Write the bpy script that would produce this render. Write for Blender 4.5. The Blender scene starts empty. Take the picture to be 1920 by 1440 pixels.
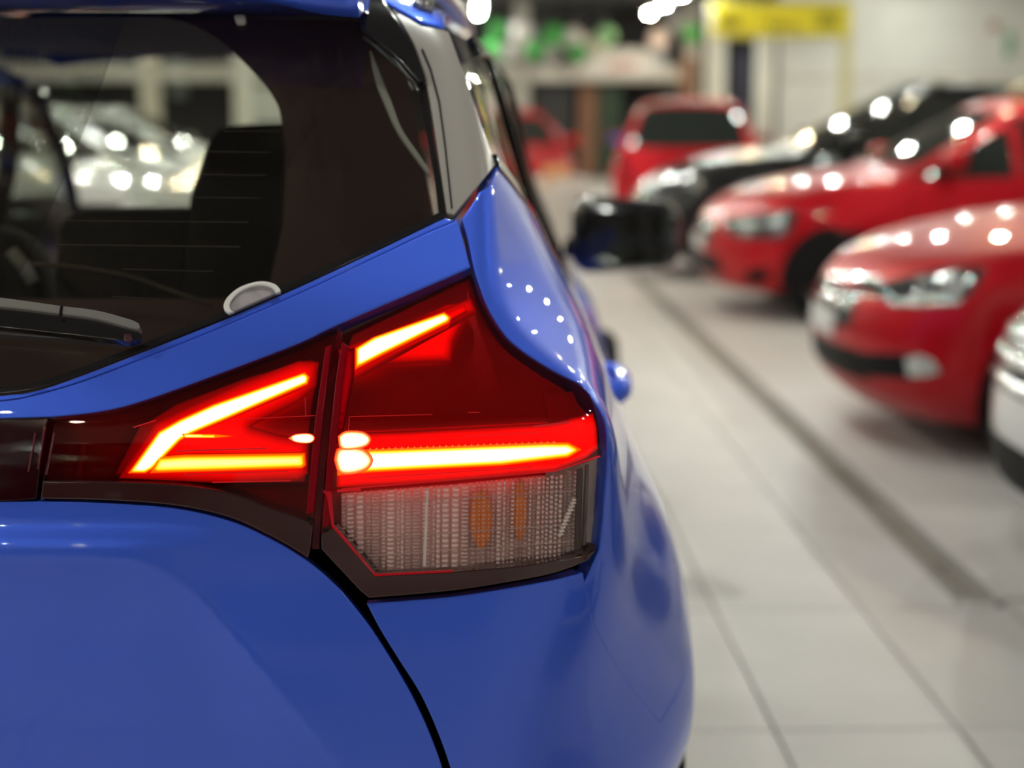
import bpy, bmesh, math, random
import numpy as np
from mathutils import Vector, Matrix
from mathutils.geometry import delaunay_2d_cdt

random.seed(7)
SC = bpy.context.scene
COL = SC.collection
PI = math.pi

# ---------------------------------------------------------------- camera, world, exposure
F = 2800.0            # focal length in pixels of a 1920 px wide frame
EYE = 1.36            # camera height
PHI = math.atan(500 / F)
PSI = math.atan(80 / F * math.cos(PHI))
CAM = np.array([0, 0, EYE])
FW = np.array([math.sin(PSI) * math.cos(PHI), math.cos(PSI) * math.cos(PHI), -math.sin(PHI)])
RT = np.array([math.cos(PSI), -math.sin(PSI), 0.])
UP = np.cross(RT, FW)
cd = bpy.data.cameras.new('camera')
cam = bpy.data.objects.new('camera', cd)
COL.objects.link(cam)
cam.location = CAM
m = Matrix((RT, UP, -FW)).transposed()
cam.rotation_euler = m.to_euler()
cd.sensor_width = 36
cd.lens = 36 * F / 1920
cd.clip_start = .05
cd.clip_end = 200
cd.dof.use_dof = True
cd.dof.focus_distance = 1.66
cd.dof.aperture_fstop = 2.1
SC.camera = cam
SC.view_settings.view_transform = 'Standard'
SC.view_settings.look = 'None'
SC.view_settings.gamma = 1
SC.view_settings.exposure = 0.0
SC.view_settings.use_curve_mapping = False
W = bpy.data.worlds.new('world')
SC.world = W
W.use_nodes = True
W.node_tree.nodes['Background'].inputs[0].default_value = (.9, .95, 1, 1)
W.node_tree.nodes['Background'].inputs[1].default_value = .15
SC.cycles.max_bounces = 10
SC.cycles.transparent_max_bounces = 24
SC.cycles.sample_clamp_indirect = 20
SC.cycles.caustics_reflective = False
SC.cycles.caustics_refractive = False
LAMP_POWER = 2250.0     # radiance of the ceiling lamps
PORTAL = 0.0

# ---------------------------------------------------------------- materials
MATS = {}
def mat(name, col, rough=.5, metal=0., coat=0., coat_rough=.03, spec=.5, emit=None, estr=0., noise=0., nscale=40., bump=0., var=0., ior=1.5):
    if name in MATS:
        return MATS[name]
    M = bpy.data.materials.new(name)
    M.use_nodes = True
    nt = M.node_tree
    b = nt.nodes['Principled BSDF']
    c = tuple(col) + (1,)
    b.inputs['Base Color'].default_value = c
    b.inputs['Roughness'].default_value = rough
    b.inputs['Metallic'].default_value = metal
    b.inputs['Coat Weight'].default_value = coat
    b.inputs['Coat Roughness'].default_value = coat_rough
    b.inputs['Specular IOR Level'].default_value = spec
    b.inputs['IOR'].default_value = ior
    if emit:
        b.inputs['Emission Color'].default_value = tuple(emit) + (1,)
        b.inputs['Emission Strength'].default_value = estr
    if noise or bump or var:
        tc = nt.nodes.new('ShaderNodeTexCoord')
        nz = nt.nodes.new('ShaderNodeTexNoise')
        nz.inputs['Scale'].default_value = nscale
        nz.inputs['Detail'].default_value = 4
        nt.links.new(tc.outputs['Object'], nz.inputs['Vector'])
        if noise:
            mp = nt.nodes.new('ShaderNodeMapRange')
            mp.inputs['From Min'].default_value = .3
            mp.inputs['From Max'].default_value = .7
            mp.inputs['To Min'].default_value = 1 - noise
            mp.inputs['To Max'].default_value = 1 + noise
            nt.links.new(nz.outputs['Fac'], mp.inputs['Value'])
            hs = nt.nodes.new('ShaderNodeHueSaturation')
            hs.inputs['Color'].default_value = c
            val = mp.outputs[0]
            if var:
                oi = nt.nodes.new('ShaderNodeObjectInfo')
                m2 = nt.nodes.new('ShaderNodeMapRange')
                m2.inputs['To Min'].default_value = 1 - var
                m2.inputs['To Max'].default_value = 1 + var
                nt.links.new(oi.outputs['Random'], m2.inputs['Value'])
                ml = nt.nodes.new('ShaderNodeMath')
                ml.operation = 'MULTIPLY'
                nt.links.new(val, ml.inputs[0])
                nt.links.new(m2.outputs[0], ml.inputs[1])
                val = ml.outputs[0]
            nt.links.new(val, hs.inputs['Value'])
            nt.links.new(hs.outputs[0], b.inputs['Base Color'])
        if bump:
            bp = nt.nodes.new('ShaderNodeBump')
            bp.inputs['Strength'].default_value = bump
            bp.inputs['Distance'].default_value = .002
            nt.links.new(nz.outputs['Fac'], bp.inputs['Height'])
            nt.links.new(bp.outputs[0], b.inputs['Normal'])
    MATS[name] = M
    return M

def sheet(name, tint, ior=1.5, rough=.02, diffuse=None, dmix=0.):
    """thin clear plastic or glass: tinted transmission and a fresnel gloss"""
    if name in MATS:
        return MATS[name]
    M = bpy.data.materials.new(name)
    M.use_nodes = True
    nt = M.node_tree
    nt.nodes.clear()
    out = nt.nodes.new('ShaderNodeOutputMaterial')
    tr = nt.nodes.new('ShaderNodeBsdfTransparent')
    tr.inputs[0].default_value = tuple(tint) + (1,)
    gl = nt.nodes.new('ShaderNodeBsdfGlossy')
    gl.inputs['Roughness'].default_value = rough
    fr = nt.nodes.new('ShaderNodeFresnel')
    ge = nt.nodes.new('ShaderNodeNewGeometry')
    mr = nt.nodes.new('ShaderNodeMapRange')
    mr.inputs['To Min'].default_value = ior
    mr.inputs['To Max'].default_value = 1 / ior
    nt.links.new(ge.outputs['Backfacing'], mr.inputs['Value'])
    nt.links.new(mr.outputs[0], fr.inputs[0])
    mx = nt.nodes.new('ShaderNodeMixShader')
    nt.links.new(fr.outputs[0], mx.inputs[0])
    base = tr.outputs[0]
    if diffuse:
        df = nt.nodes.new('ShaderNodeBsdfDiffuse')
        df.inputs[0].default_value = tuple(diffuse) + (1,)
        m0 = nt.nodes.new('ShaderNodeMixShader')
        m0.inputs[0].default_value = dmix
        nt.links.new(tr.outputs[0], m0.inputs[1])
        nt.links.new(df.outputs[0], m0.inputs[2])
        base = m0.outputs[0]
    nt.links.new(base, mx.inputs[1])
    nt.links.new(gl.outputs[0], mx.inputs[2])
    nt.links.new(mx.outputs[0], out.inputs[0])
    MATS[name] = M
    return M

def ribbed(name, tint, white, lo, hi, period, rough=.1):
    """clear plastic with fine cross ribs: the wave only makes the relief more or less frosted"""
    M = sheet(name, tint, 1.45, rough, white, .3)
    nt = M.node_tree
    tc = nt.nodes.new('ShaderNodeTexCoord')
    wv = nt.nodes.new('ShaderNodeTexWave')
    wv.bands_direction = 'Z'
    wv.inputs['Scale'].default_value = .314 / period
    wv.inputs['Distortion'].default_value = 1.2
    wv.inputs['Detail Scale'].default_value = 1.5
    mr = nt.nodes.new('ShaderNodeMapRange')
    mr.inputs['From Min'].default_value = .25
    mr.inputs['From Max'].default_value = .75
    mr.inputs['To Min'].default_value = lo
    mr.inputs['To Max'].default_value = hi
    nt.links.new(tc.outputs['Object'], wv.inputs['Vector'])
    nt.links.new(wv.outputs['Fac'], mr.inputs['Value'])
    df = [n for n in nt.nodes if n.type == 'BSDF_DIFFUSE'][0]
    nt.links.new(mr.outputs[0], df.outputs[0].links[0].to_node.inputs[0])
    return M

def glow(name, col, strength):
    if name in MATS:
        return MATS[name]
    M = bpy.data.materials.new(name)
    M.use_nodes = True
    nt = M.node_tree
    nt.nodes.clear()
    out = nt.nodes.new('ShaderNodeOutputMaterial')
    e = nt.nodes.new('ShaderNodeEmission')
    e.inputs[0].default_value = tuple(col) + (1,)
    e.inputs[1].default_value = strength
    nt.links.new(e.outputs[0], out.inputs[0])
    MATS[name] = M
    return M

def light_guide(name, stops, strength):
    """a lit light guide: its own brightness falls off from its middle to its edge"""
    if name in MATS:
        return MATS[name]
    M = bpy.data.materials.new(name)
    M.use_nodes = True
    nt = M.node_tree
    nt.nodes.clear()
    out = nt.nodes.new('ShaderNodeOutputMaterial')
    e = nt.nodes.new('ShaderNodeEmission')
    at_ = nt.nodes.new('ShaderNodeAttribute')
    at_.attribute_name = 'glow'
    rp = nt.nodes.new('ShaderNodeValToRGB')
    el = rp.color_ramp.elements
    while len(el) < len(stops): el.new(.5)
    for k, (p, c) in enumerate(stops):
        el[k].position = p
        el[k].color = tuple(c) + (1,)
    nt.links.new(at_.outputs['Fac'], rp.inputs[0])
    nt.links.new(rp.outputs[0], e.inputs[0])
    e.inputs[1].default_value = strength
    nt.links.new(e.outputs[0], out.inputs[0])
    MATS[name] = M
    return M

BLUE = mat('blue_paint', (.048, .135, .84), rough=.5, metal=.65, coat=1., coat_rough=.015)
BLACKGLOSS = mat('gloss_black', (.012, .011, .012), rough=.12, coat=.5)
SATIN = mat('satin_black', (.035, .032, .031), rough=.33)
RUBBER = mat('rubber', (.005, .005, .0055), rough=.6, spec=.15)
DARK = mat('gap_black', (.004, .003, .004), rough=.8, spec=.1)
FABRIC = mat('seat_fabric', (.036, .027, .026), rough=.9, noise=.3, nscale=120)
TRIM = mat('cabin_trim', (.105, .052, .05), rough=.6)
LINER = mat('headliner', (.28, .275, .25), rough=.9)
CHROME = mat('chrome', (.75, .76, .78), rough=.12, metal=1.)
ALLOY = mat('alloy', (.5, .5, .52), rough=.25, metal=1.)
RAIL = mat('silver_rail', (.42, .42, .44), rough=.3, metal=.8)
GLASS = sheet('rear_glass', (.72, .73, .68), 1.5, .01)
SIDEGLASS = sheet('side_glass', (.45, .48, .46), 1.5, .01)
TYRE = mat('tyre', (.006, .006, .006), rough=.75, spec=.15)

# ---------------------------------------------------------------- scene helpers
def tag(o, label=None, cat=None, group=None, kind=None):
    if label: o['label'] = label
    if cat: o['category'] = cat
    if group: o['group'] = group
    if kind: o['kind'] = kind
    return o

def empty(name, loc=(0, 0, 0), rz=0., parent=None):
    o = bpy.data.objects.new(name, None)
    COL.objects.link(o)
    o.location = loc
    o.rotation_euler = (0, 0, rz)
    o.parent = parent
    o.empty_display_size = .1
    return o

def obj(name, me, parent=None, loc=None, rz=None):
    o = bpy.data.objects.new(name, me)
    COL.objects.link(o)
    o.parent = parent
    if loc is not None: o.location = loc
    if rz is not None: o.rotation_euler = (0, 0, rz)
    return o

def mesh_from(name, verts, faces, material, normals=None, smooth=True):
    me = bpy.data.meshes.new(name)
    me.from_pydata([tuple(map(float, v)) for v in verts], [], [tuple(map(int, f)) for f in faces])
    me.materials.append(material)
    if smooth:
        me.polygons.foreach_set('use_smooth', [True] * len(me.polygons))
    if normals is not None:
        me.normals_split_custom_set_from_vertices([tuple(map(float, n)) for n in normals])
    me.update()
    return me

def bm_mesh(name, bm, material, smooth=False):
    me = bpy.data.meshes.new(name)
    bmesh.ops.recalc_face_normals(bm, faces=bm.faces)
    bm.to_mesh(me)
    bm.free()
    me.materials.append(material)
    if smooth:
        me.polygons.foreach_set('use_smooth', [True] * len(me.polygons))
    return me

def box_bm(bm, lo, hi, bevel=0., seg=2, mtx=None):
    lo, hi = Vector(lo), Vector(hi)
    r = bmesh.ops.create_cube(bm, size=1)
    vs = r['verts']
    for v in vs:
        v.co = Vector([(lo[i] + hi[i]) / 2 + v.co[i] * (hi[i] - lo[i]) for i in range(3)])
    if bevel:
        es = list({e for v in vs for e in v.link_edges})
        b = bmesh.ops.bevel(bm, geom=es, offset=bevel, segments=seg, profile=.5, affect='EDGES')
        vs = list({v for f in b['faces'] for v in f.verts} | {v for v in vs if v.is_valid})
    if mtx:
        for v in vs: v.co = mtx @ v.co
    return vs

def box_mesh(name, lo, hi, material, bevel=0., seg=2, mtx=None):
    bm = bmesh.new()
    box_bm(bm, lo, hi, bevel, seg, mtx)
    return bm_mesh(name, bm, material)

def lathe_mesh(name, prof, material, n=40, axis='x'):
    """prof: list of (radius, along)"""
    verts, faces = [], []
    for r, a in prof:
        for k in range(n):
            t = 2 * PI * k / n
            c, s = r * math.cos(t), r * math.sin(t)
            verts.append({'x': (a, c, s), 'y': (c, a, s), 'z': (c, s, a)}[axis])
    for i in range(len(prof) - 1):
        for k in range(n):
            k2 = (k + 1) % n
            faces.append((i * n + k, i * n + k2, (i + 1) * n + k2, (i + 1) * n + k))
    me = mesh_from(name, verts, faces, material)
    return me

def tube_mesh(name, pts, r, material, n=10, rads=None, flat=1.):
    pts = [Vector(p) for p in pts]
    verts, faces = [], []
    for i, p in enumerate(pts):
        t = (pts[min(i + 1, len(pts) - 1)] - pts[max(i - 1, 0)]).normalized()
        a = t.cross(Vector((0, 0, 1)))
        if a.length < 1e-3: a = t.cross(Vector((1, 0, 0)))
        a.normalize()
        b = a.cross(t)
        rr = rads[i] if rads else r
        for k in range(n):
            th = 2 * PI * k / n
            verts.append(p + a * math.cos(th) * rr + b * math.sin(th) * rr * flat)
    for i in range(len(pts) - 1):
        for k in range(n):
            k2 = (k + 1) % n
            faces.append((i * n + k, i * n + k2, (i + 1) * n + k2, (i + 1) * n + k))
    faces.append(tuple(range(n))[::-1])
    faces.append(tuple((len(pts) - 1) * n + k for k in range(n)))
    return mesh_from(name, verts, faces, material)

# ---------------------------------------------------------------- implicit body tools
def spline(pts):
    x = np.array([p[0] for p in pts], float)
    y = np.array([p[1] for p in pts], float)
    n = len(x)
    h = np.diff(x)
    A = np.zeros((n, n))
    b = np.zeros(n)
    A[0, 0] = A[-1, -1] = 1
    for i in range(1, n - 1):
        A[i, i - 1] = h[i - 1]; A[i, i] = 2 * (h[i - 1] + h[i]); A[i, i + 1] = h[i]
        b[i] = 6 * ((y[i + 1] - y[i]) / h[i] - (y[i] - y[i - 1]) / h[i - 1])
    q = np.linalg.solve(A, b)
    s0 = (y[1] - y[0]) / h[0] - h[0] * (2 * q[0] + q[1]) / 6
    s1 = (y[-1] - y[-2]) / h[-1] + h[-1] * (q[-2] + 2 * q[-1]) / 6
    c0 = np.concatenate([[y[0]], y[:-1], [y[-1]]])
    c1 = np.concatenate([[s0], (y[1:] - y[:-1]) / h - h * (2 * q[:-1] + q[1:]) / 6, [s1]])
    c2 = np.concatenate([[0], q[:-1] / 2, [0]])
    c3 = np.concatenate([[0], (q[1:] - q[:-1]) / (6 * h), [0]])
    xo = np.concatenate([[x[0]], x[:-1], [x[-1]]])
    def ev(t):
        i = np.searchsorted(x, t)
        u = t - xo[i]
        return ((c3[i] * u + c2[i]) * u + c1[i]) * u + c0[i]
    return ev

def sst(a, b, t):
    u = np.minimum(np.maximum((t - a) / (b - a), 0), 1)
    return u * u * u * (u * (6 * u - 15) + 10)

def smax(a, b, k):
    h = np.maximum(k - np.abs(a - b), 0) / k
    return np.maximum(a, b) + h * h * h * k / 6

def smin(a, b, k):
    return -smax(-a, -b, k)

def grad(G, p, e=3e-4):
    g = np.zeros_like(p)
    for i in range(3):
        d = np.zeros(3)
        d[i] = e
        g[..., i] = (G(p + d) - G(p - d)) / (2 * e)
    return g

def unit(v):
    return v / (np.linalg.norm(v, axis=-1, keepdims=True) + 1e-12)

def scan(G, o, d, offv, t0, t1, n):
    N = len(d)
    lo = np.full(N, t1); hi = np.full(N, t1)
    found = np.zeros(N, bool)
    prev = None
    ts = np.linspace(t0, t1, n)
    for t in ts:
        g = G(o + d * t) - offv
        if prev is not None:
            new = (~found) & (g <= 0) & (prev > 0)
            lo[new] = t - (ts[1] - ts[0]); hi[new] = t
            found |= new
            if found.all(): break
        prev = g
    return lo, hi, found

def cast(G, o, d, off=0., t0=.9, t1=6., n=200):
    """first point along o + t d where the body (offset outwards by off metres) begins"""
    o = np.broadcast_to(o, d.shape)
    N = len(d)
    offv = np.full(N, off, float)
    if N > 60:
        k = max(1, N // 40)
        l, h, f = scan(G, o[::k], d[::k], offv[::k], t0, t1, n)
        if f.any():
            w = .06 + .35 * (h[f].max() - l[f].min())
            a, b = max(t0, l[f].min() - w), min(t1, h[f].max() + w)
            lo, hi, found = scan(G, o, d, offv, a, b, max(8, int(n * (b - a) / (t1 - t0)) + 2))
            miss = ~found
            if miss.any() and (b - a) < .9 * (t1 - t0):
                l, h, f = scan(G, o[miss], d[miss], offv[miss], t0, t1, n)
                lo[miss], hi[miss], found[miss] = l, h, f
        else:
            lo, hi, found = scan(G, o, d, offv, t0, t1, n)
    else:
        lo, hi, found = scan(G, o, d, offv, t0, t1, n)
    lo0, hi0 = lo - .01, hi + .01
    for it in range(2 if off else 1):
        if it: lo, hi = lo0 - abs(off) * 2, hi0 + abs(off) * 2
        ga = G(o + d * lo[:, None]) - offv
        gb = G(o + d * hi[:, None]) - offv
        side = np.zeros(N)
        for _ in range(9):
            mid = np.clip(lo + (hi - lo) * np.clip(ga / (ga - gb + 1e-15), .02, .98), np.minimum(lo, hi), np.maximum(lo, hi))
            gm = G(o + d * mid[:, None]) - offv
            neg = gm <= 0
            gb2 = np.where(neg, gm, np.where(side == -1, gb * .5, gb))
            ga2 = np.where(neg, np.where(side == 1, ga * .5, ga), gm)
            hi = np.where(neg, mid, hi); lo = np.where(neg, lo, mid)
            side = np.where(neg, 1, -1)
            ga, gb = ga2, gb2
        t = np.where(np.abs(ga) < np.abs(gb), lo, hi)
        p = o + d * t[:, None]
        if off: offv = off * np.linalg.norm(grad(G, p), axis=-1)
    return p, found

def cr(pts, n=8):
    """open Catmull-Rom polyline through pts"""
    P = [np.array(p, float) for p in pts]
    if len(P) < 3: return [tuple(p) for p in P]
    P = [2 * P[0] - P[1]] + P + [2 * P[-1] - P[-2]]
    out = []
    for i in range(1, len(P) - 2):
        for k in range(n):
            t = k / n
            a, b, c, d = P[i - 1], P[i], P[i + 1], P[i + 2]
            out.append(tuple(.5 * ((2 * b) + (c - a) * t + (2 * a - 5 * b + 4 * c - d) * t * t + (3 * b - a - 3 * c + d) * t**3)))
    out.append(tuple(P[-2]))
    return out

def resample(poly, step):
    out = []
    n = len(poly)
    for i in range(n):
        a = np.array(poly[i], float); b = np.array(poly[(i + 1) % n], float)
        L = np.linalg.norm(b - a)
        if L < 1e-9: continue
        k = max(1, int(math.ceil(L / step)))
        for j in range(k): out.append(a + (b - a) * j / k)
    return np.array(out)

def ring_normals(P):
    """outward 2D normals of a counter-clockwise ring"""
    d = np.roll(P, -1, 0) - np.roll(P, 1, 0)
    n = np.stack([d[:, 1], -d[:, 0]], -1)
    return unit(n)

def inside(poly, q):
    x, y = q[:, 0], q[:, 1]
    r = np.zeros(len(q), bool)
    n = len(poly)
    for i in range(n):
        x0, y0 = poly[i]; x1, y1 = poly[(i + 1) % n]
        if y0 == y1: continue
        c = ((y0 > y) != (y1 > y)) & (x < (x1 - x0) * (y - y0) / (y1 - y0) + x0)
        r ^= c
    return r

def seg_dist(poly, q):
    best = np.full(len(q), 1e9)
    n = len(poly)
    for i in range(n):
        a = poly[i]; b = poly[(i + 1) % n]
        ab = b - a
        t = np.clip(((q - a) @ ab) / (ab @ ab + 1e-12), 0, 1)
        best = np.minimum(best, np.linalg.norm(q - (a + t[:, None] * ab), axis=1))
    return best

class Body:
    """a car body given by an implicit function in its own frame, with panels cut out of its surface"""
    def __init__(s, G, root, ox=0., oy=0., yaw=0.):
        s.G, s.root = G, root
        s.o = np.array([ox, oy, 0.])
        s.ax = np.array([math.cos(yaw), math.sin(yaw), 0.])
        s.ay = np.array([-math.sin(yaw), math.cos(yaw), 0.])
        s.az = np.array([0, 0, 1.])
    def w2c(s, p):
        q = np.asarray(p, float) - s.o
        return np.stack([q @ s.ax, q @ s.ay, q @ s.az], -1)
    def photo(s, px):
        """sight lines of points in the photograph"""
        px = np.asarray(px, float)
        r = FW + ((px[:, 0] - 960) / F)[:, None] * RT + ((720 - px[:, 1]) / F)[:, None] * UP
        d = np.stack([r @ s.ax, r @ s.ay, r @ s.az], -1)
        return np.broadcast_to(s.w2c(CAM), d.shape), d
    def side(s, sgn, reach=1.2):
        def f(q):
            o = np.stack([np.full(len(q), sgn * reach), q[:, 0], q[:, 1]], -1)
            return o, np.broadcast_to(np.array([-sgn, 0., 0.]), o.shape)
        return f
    def front(s, y=6., sgn=-1.):
        def f(q):
            o = np.stack([q[:, 0], np.full(len(q), y), q[:, 1]], -1)
            return o, np.broadcast_to(np.array([0., sgn, 0.]), o.shape)
        return f
    def top(s, z=2.4):
        def f(q):
            o = np.stack([q[:, 0], q[:, 1], np.full(len(q), z)], -1)
            return o, np.broadcast_to(np.array([0., 0., -1.]), o.shape)
        return f
    def round(s, cx, cy, reach=1.6, ks=.6):
        def f(q):
            th = q[:, 0] / ks
            c, n_ = np.cos(th), np.sin(th)
            o = np.stack([cx + reach * c, cy + reach * n_, q[:, 1]], -1)
            return o, np.stack([-c, -n_, 0 * c], -1)
        return f
    def at(s, mapper, pts, off=0., t0=.0, t1=8.):
        o, d = mapper(np.asarray(pts, float))
        p, ok = cast(s.G, o, d, off, t0, t1, 260)
        return p
    def panel(s, name, mapper, poly, material, off=0., depth=.012, bevel=None, step=14., parent=None, t0=None, t1=None, mirror=None, n=None, drop=.0015, flat=None, hole=None, link=True, glow=None):
        """poly: closed outline in the mapper's 2D frame; bevel and step in the same unit"""
        cam_ = getattr(mapper, '__name__', '') == 'photo'
        if t0 is None: t0 = 1.25 if cam_ else 0.
        if t1 is None: t1 = 2.9 if cam_ else 3.
        if n is None: n = 46 if cam_ else 70
        P = resample(poly, step)
        ar = np.sum(P[:, 0] * np.roll(P[:, 1], -1) - np.roll(P[:, 0], -1) * P[:, 1])
        if ar < 0: P = P[::-1]
        if bevel is None: bevel = step * .2
        rn = ring_normals(P)
        Q = P - rn * bevel
        ok = inside(P, Q)
        Q = np.where(ok[:, None], Q, P - rn * bevel * .3)
        lo, hi = P.min(0), P.max(0)
        gx, gy = np.meshgrid(np.arange(lo[0], hi[0], step), np.arange(lo[1], hi[1], step))
        gx = gx + (np.arange(gx.shape[0]) % 2)[:, None] * step * .5
        g = np.stack([gx.ravel(), gy.ravel()], -1)
        g = g[inside(Q, g)]
        if len(g): g = g[seg_dist(Q, g) > step * .45]
        nP = len(P)
        pts = np.concatenate([P, Q, g]) if len(g) else np.concatenate([P, Q])
        edges = [(i, (i + 1) % nP) for i in range(nP)]
        sc = 1. / max(hi - lo)
        vc, ec, fc, ov, oe, of = delaunay_2d_cdt([Vector(((p[0] - lo[0]) * sc, (p[1] - lo[1]) * sc)) for p in pts], edges, [], 1, 1e-7)
        V2 = np.array([(v[0] / sc + lo[0], v[1] / sc + lo[1]) for v in vc])
        isb = np.array([any(k < nP for k in o) for o in ov])
        o, d = mapper(V2)
        p3, okc = cast(s.G, o, d, off, t0, t1, n)
        nn = unit(grad(s.G, p3))
        # outward direction of the outline, in 3D
        e = step * .05
        outd = np.zeros_like(p3)
        bi = np.where(isb)[0]
        d2 = np.array([rn[np.argmin(np.sum((P - V2[i])**2, 1))] for i in bi]).reshape(-1, 2)
        o2, dd2 = mapper(V2[bi] + d2 * e)
        o1, dd1 = mapper(V2[bi] - d2 * e)
        pab, fab = cast(s.G, np.concatenate([o2, o1]), np.concatenate([dd2, dd1]), off, t0, t1, n)
        m_ = len(bi)
        pa, fa, pb, fb = pab[:m_], fab[:m_], pab[m_:], fab[m_:]
        dv = pa - p3[bi]
        dvb = p3[bi] - pb
        bad = ~fa | (np.linalg.norm(dv, axis=1) > 4 * np.linalg.norm(dvb, axis=1) + 1e-6)
        dv[bad] = dvb[bad]
        dv = dv - nn[bi] * np.sum(dv * nn[bi], -1, keepdims=True)
        outd[bi] = unit(dv)
        keep = okc
        p3 = p3.copy()
        p3[bi] -= nn[bi] * drop
        nv = nn.copy()
        nv[bi] = unit(nn[bi] + .8 * outd[bi])
        faces = []
        for f in fc:
            if not all(keep[i] for i in f): continue
            a, b, c = (p3[i] for i in f[:3])
            f = list(f)
            if np.dot(np.cross(b - a, c - a), nn[f[0]]) < 0: f = f[::-1]
            faces.append(f)
        # skirt
        used = {}
        cnt = {}
        for f in faces:
            for i in range(len(f)):
                k = (f[i], f[(i + 1) % len(f)])
                cnt[k] = 1
        gl_ = list(np.clip(seg_dist(P, V2) / glow, 0, 1)) if glow else None
        verts = [v for v in p3]
        norms = [v for v in nv]
        if depth > 0:
            for (i, j) in list(cnt):
                if (j, i) in cnt: continue
                for k in (i, j):
                    if k not in used:
                        od = outd[k] if np.linalg.norm(outd[k]) > .1 else nn[k]
                        used[k] = len(verts)
                        verts.append(p3[k]); norms.append(od)
                        verts.append(p3[k] - nn[k] * depth); norms.append(od)
                        if glow: gl_ += [0., 0.]
                faces.append([used[j], used[i], used[i] + 1, used[j] + 1])
        verts = np.array(verts); norms = np.array(norms)
        ids = sorted({i for f in faces for i in f})
        mp = {k: i for i, k in enumerate(ids)}
        verts = verts[ids]; norms = norms[ids]
        faces = [[mp[i] for i in f] for f in faces]
        if mirror is not None:
            nvt = len(verts)
            mv = verts.copy(); mv[:, 0] = 2 * mirror - mv[:, 0]
            mn = norms.copy(); mn[:, 0] *= -1
            verts = np.concatenate([verts, mv]); norms = np.concatenate([norms, mn])
            faces = faces + [[i + nvt for i in f][::-1] for f in faces]
        me = mesh_from(name, verts, faces, material, norms)
        if glow:
            ga = np.array(gl_)[ids]
            if mirror is not None: ga = np.concatenate([ga, ga])
            me.attributes.new('glow', 'FLOAT', 'POINT').data.foreach_set('value', ga.astype(np.float32))
        if not link: return me
        return obj(name, me, parent if parent is not None else s.root)
# ================================================================ the blue hatchback
CYAW = math.radians(-3.5)
BX, BY = .265, 1.6
ZL0, ZL1 = .927, .892         # ledge on the tailgate, filled in below
YR = spline([(.15, .16), (.3, .04), (.45, 0.0), (.6, -.005), (.75, .01), (.88, .025), (.98, .03), (1.06, .05), (1.13, .092), (1.2, .148), (1.3, .225), (1.4, .295), (1.5, .36), (1.6, .425)])
XS = spline([(.15, -.13), (.3, -.05), (.45, .042), (.6, .036), (.72, .009), (.82, -.032), (.92, -.068), (1.0, -.098), (1.08, -.132), (1.18, -.185), (1.3, -.236), (1.4, -.272), (1.5, -.315), (1.6, -.40)])
TP = spline([(.3, .27), (.6, .27), (.72, .20), (.82, .108), (.92, .045), (1.0, .012), (1.055, .035), (1.1, .10), (1.15, .13), (1.22, .11), (1.32, .06), (1.5, .04)])
ZT = spline([(.1, 1.50), (.3, 1.545), (.6, 1.572), (1.2, 1.585), (1.8, 1.565), (2.1, 1.51), (2.5, 1.335), (2.9, 1.125), (3.1, 1.05), (3.35, 1.005), (3.8, .93), (4.1, .82), (4.25, .62)])

def side_x(y, z):
    sh = .06 * np.clip(y - .4, 0, 2.6) * sst(.72, .95, z) * (1 - sst(1.15, 1.5, z))
    x = XS(z + sh)
    x = x - TP(z) * np.clip((.62 - y) / .62, 0, 3)**2
    x = x - .075 * sst(.7, 1.1, y) * (1 - .25 * sst(2.8, 3.1, y)) * sst(.3, .5, z) * (1 - sst(.85, 1.1, z))
    return x - .28 * np.clip((y - 3.3) / 1.0, 0, 3)**2.5

ARC_Z = .905
def rear_y(x, z):
    c = np.abs(x + .88)
    y = YR(z) + .085 * (c / .88)**2
    # ledge that catches the ceiling light above the number plate recess
    y = y - .011 * (1 - sst(ZL1, ZL0, z)) * (1 - sst(.20, .36, c)) * sst(.55, .75, z)
    # number plate recess
    d = smax(z - ARC_Z, (c - .262 - .78 * (ARC_Z - z)) * .79, .09)
    mm = (-d + np.sqrt(d * d + .0035**2)) / 2
    return y + .050 * (1 - np.exp(-mm / .10)) * sst(.45, .6, z)

def G_blue(p):
    x, y, z = p[..., 0], p[..., 1], p[..., 2]
    x = -.88 + np.abs(x + .88)
    k = .14 - .09 * sst(.85, 1.05, z)
    g = smax(rear_y(x, z) - y, x - side_x(y, z), k)
    g = smax(g, z - (ZT(y) - .06 * ((x + .88) / .6)**2), .09)
    g = smax(g, y - (4.27 - .35 * ((x + .88) / .88)**2), .25)
    return smax(g, .22 - z, .12)

car = empty('hatchback_car', (BX, BY, 0), CYAW)
tag(car, 'metallic blue hatchback seen close from behind with its tail lamps lit', 'car')
B = Body(G_blue, car, BX, BY, CYAW)
ph = B.photo
CX, CY, KS = -.55, .55, .6
rnd = B.round(CX, CY, 1.7, KS)
def to_px(p):
    p = np.asarray(p, float)
    w = B.o + p[..., 0:1] * B.ax + p[..., 1:2] * B.ay + p[..., 2:3] * B.az
    q = w - CAM
    d = q @ FW
    return np.stack([960 + F * (q @ RT) / d, 720 - F * (q @ UP) / d], -1)
def seen(pts, off=0.):
    """car-frame points where the sight lines of photo points meet the body"""
    return B.at(ph, pts, off, .9, 6.)
def seen_r(pts):
    p = seen(pts)
    return [(math.atan2(q[1] - CY, q[0] - CX) * KS, q[2]) for q in p]
def yz_r(pts):
    q = B.at(B.side(1), pts, 0, 0, 2.)
    return [(math.atan2(a[1] - CY, a[0] - CX) * KS, a[2]) for a in q]
ps = seen([(100, 975), (100, 1038)])
ZL0, ZL1 = ps[0][2], ps[1][2] + .008
ARC_Z = ps[1][2] - .002

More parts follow.
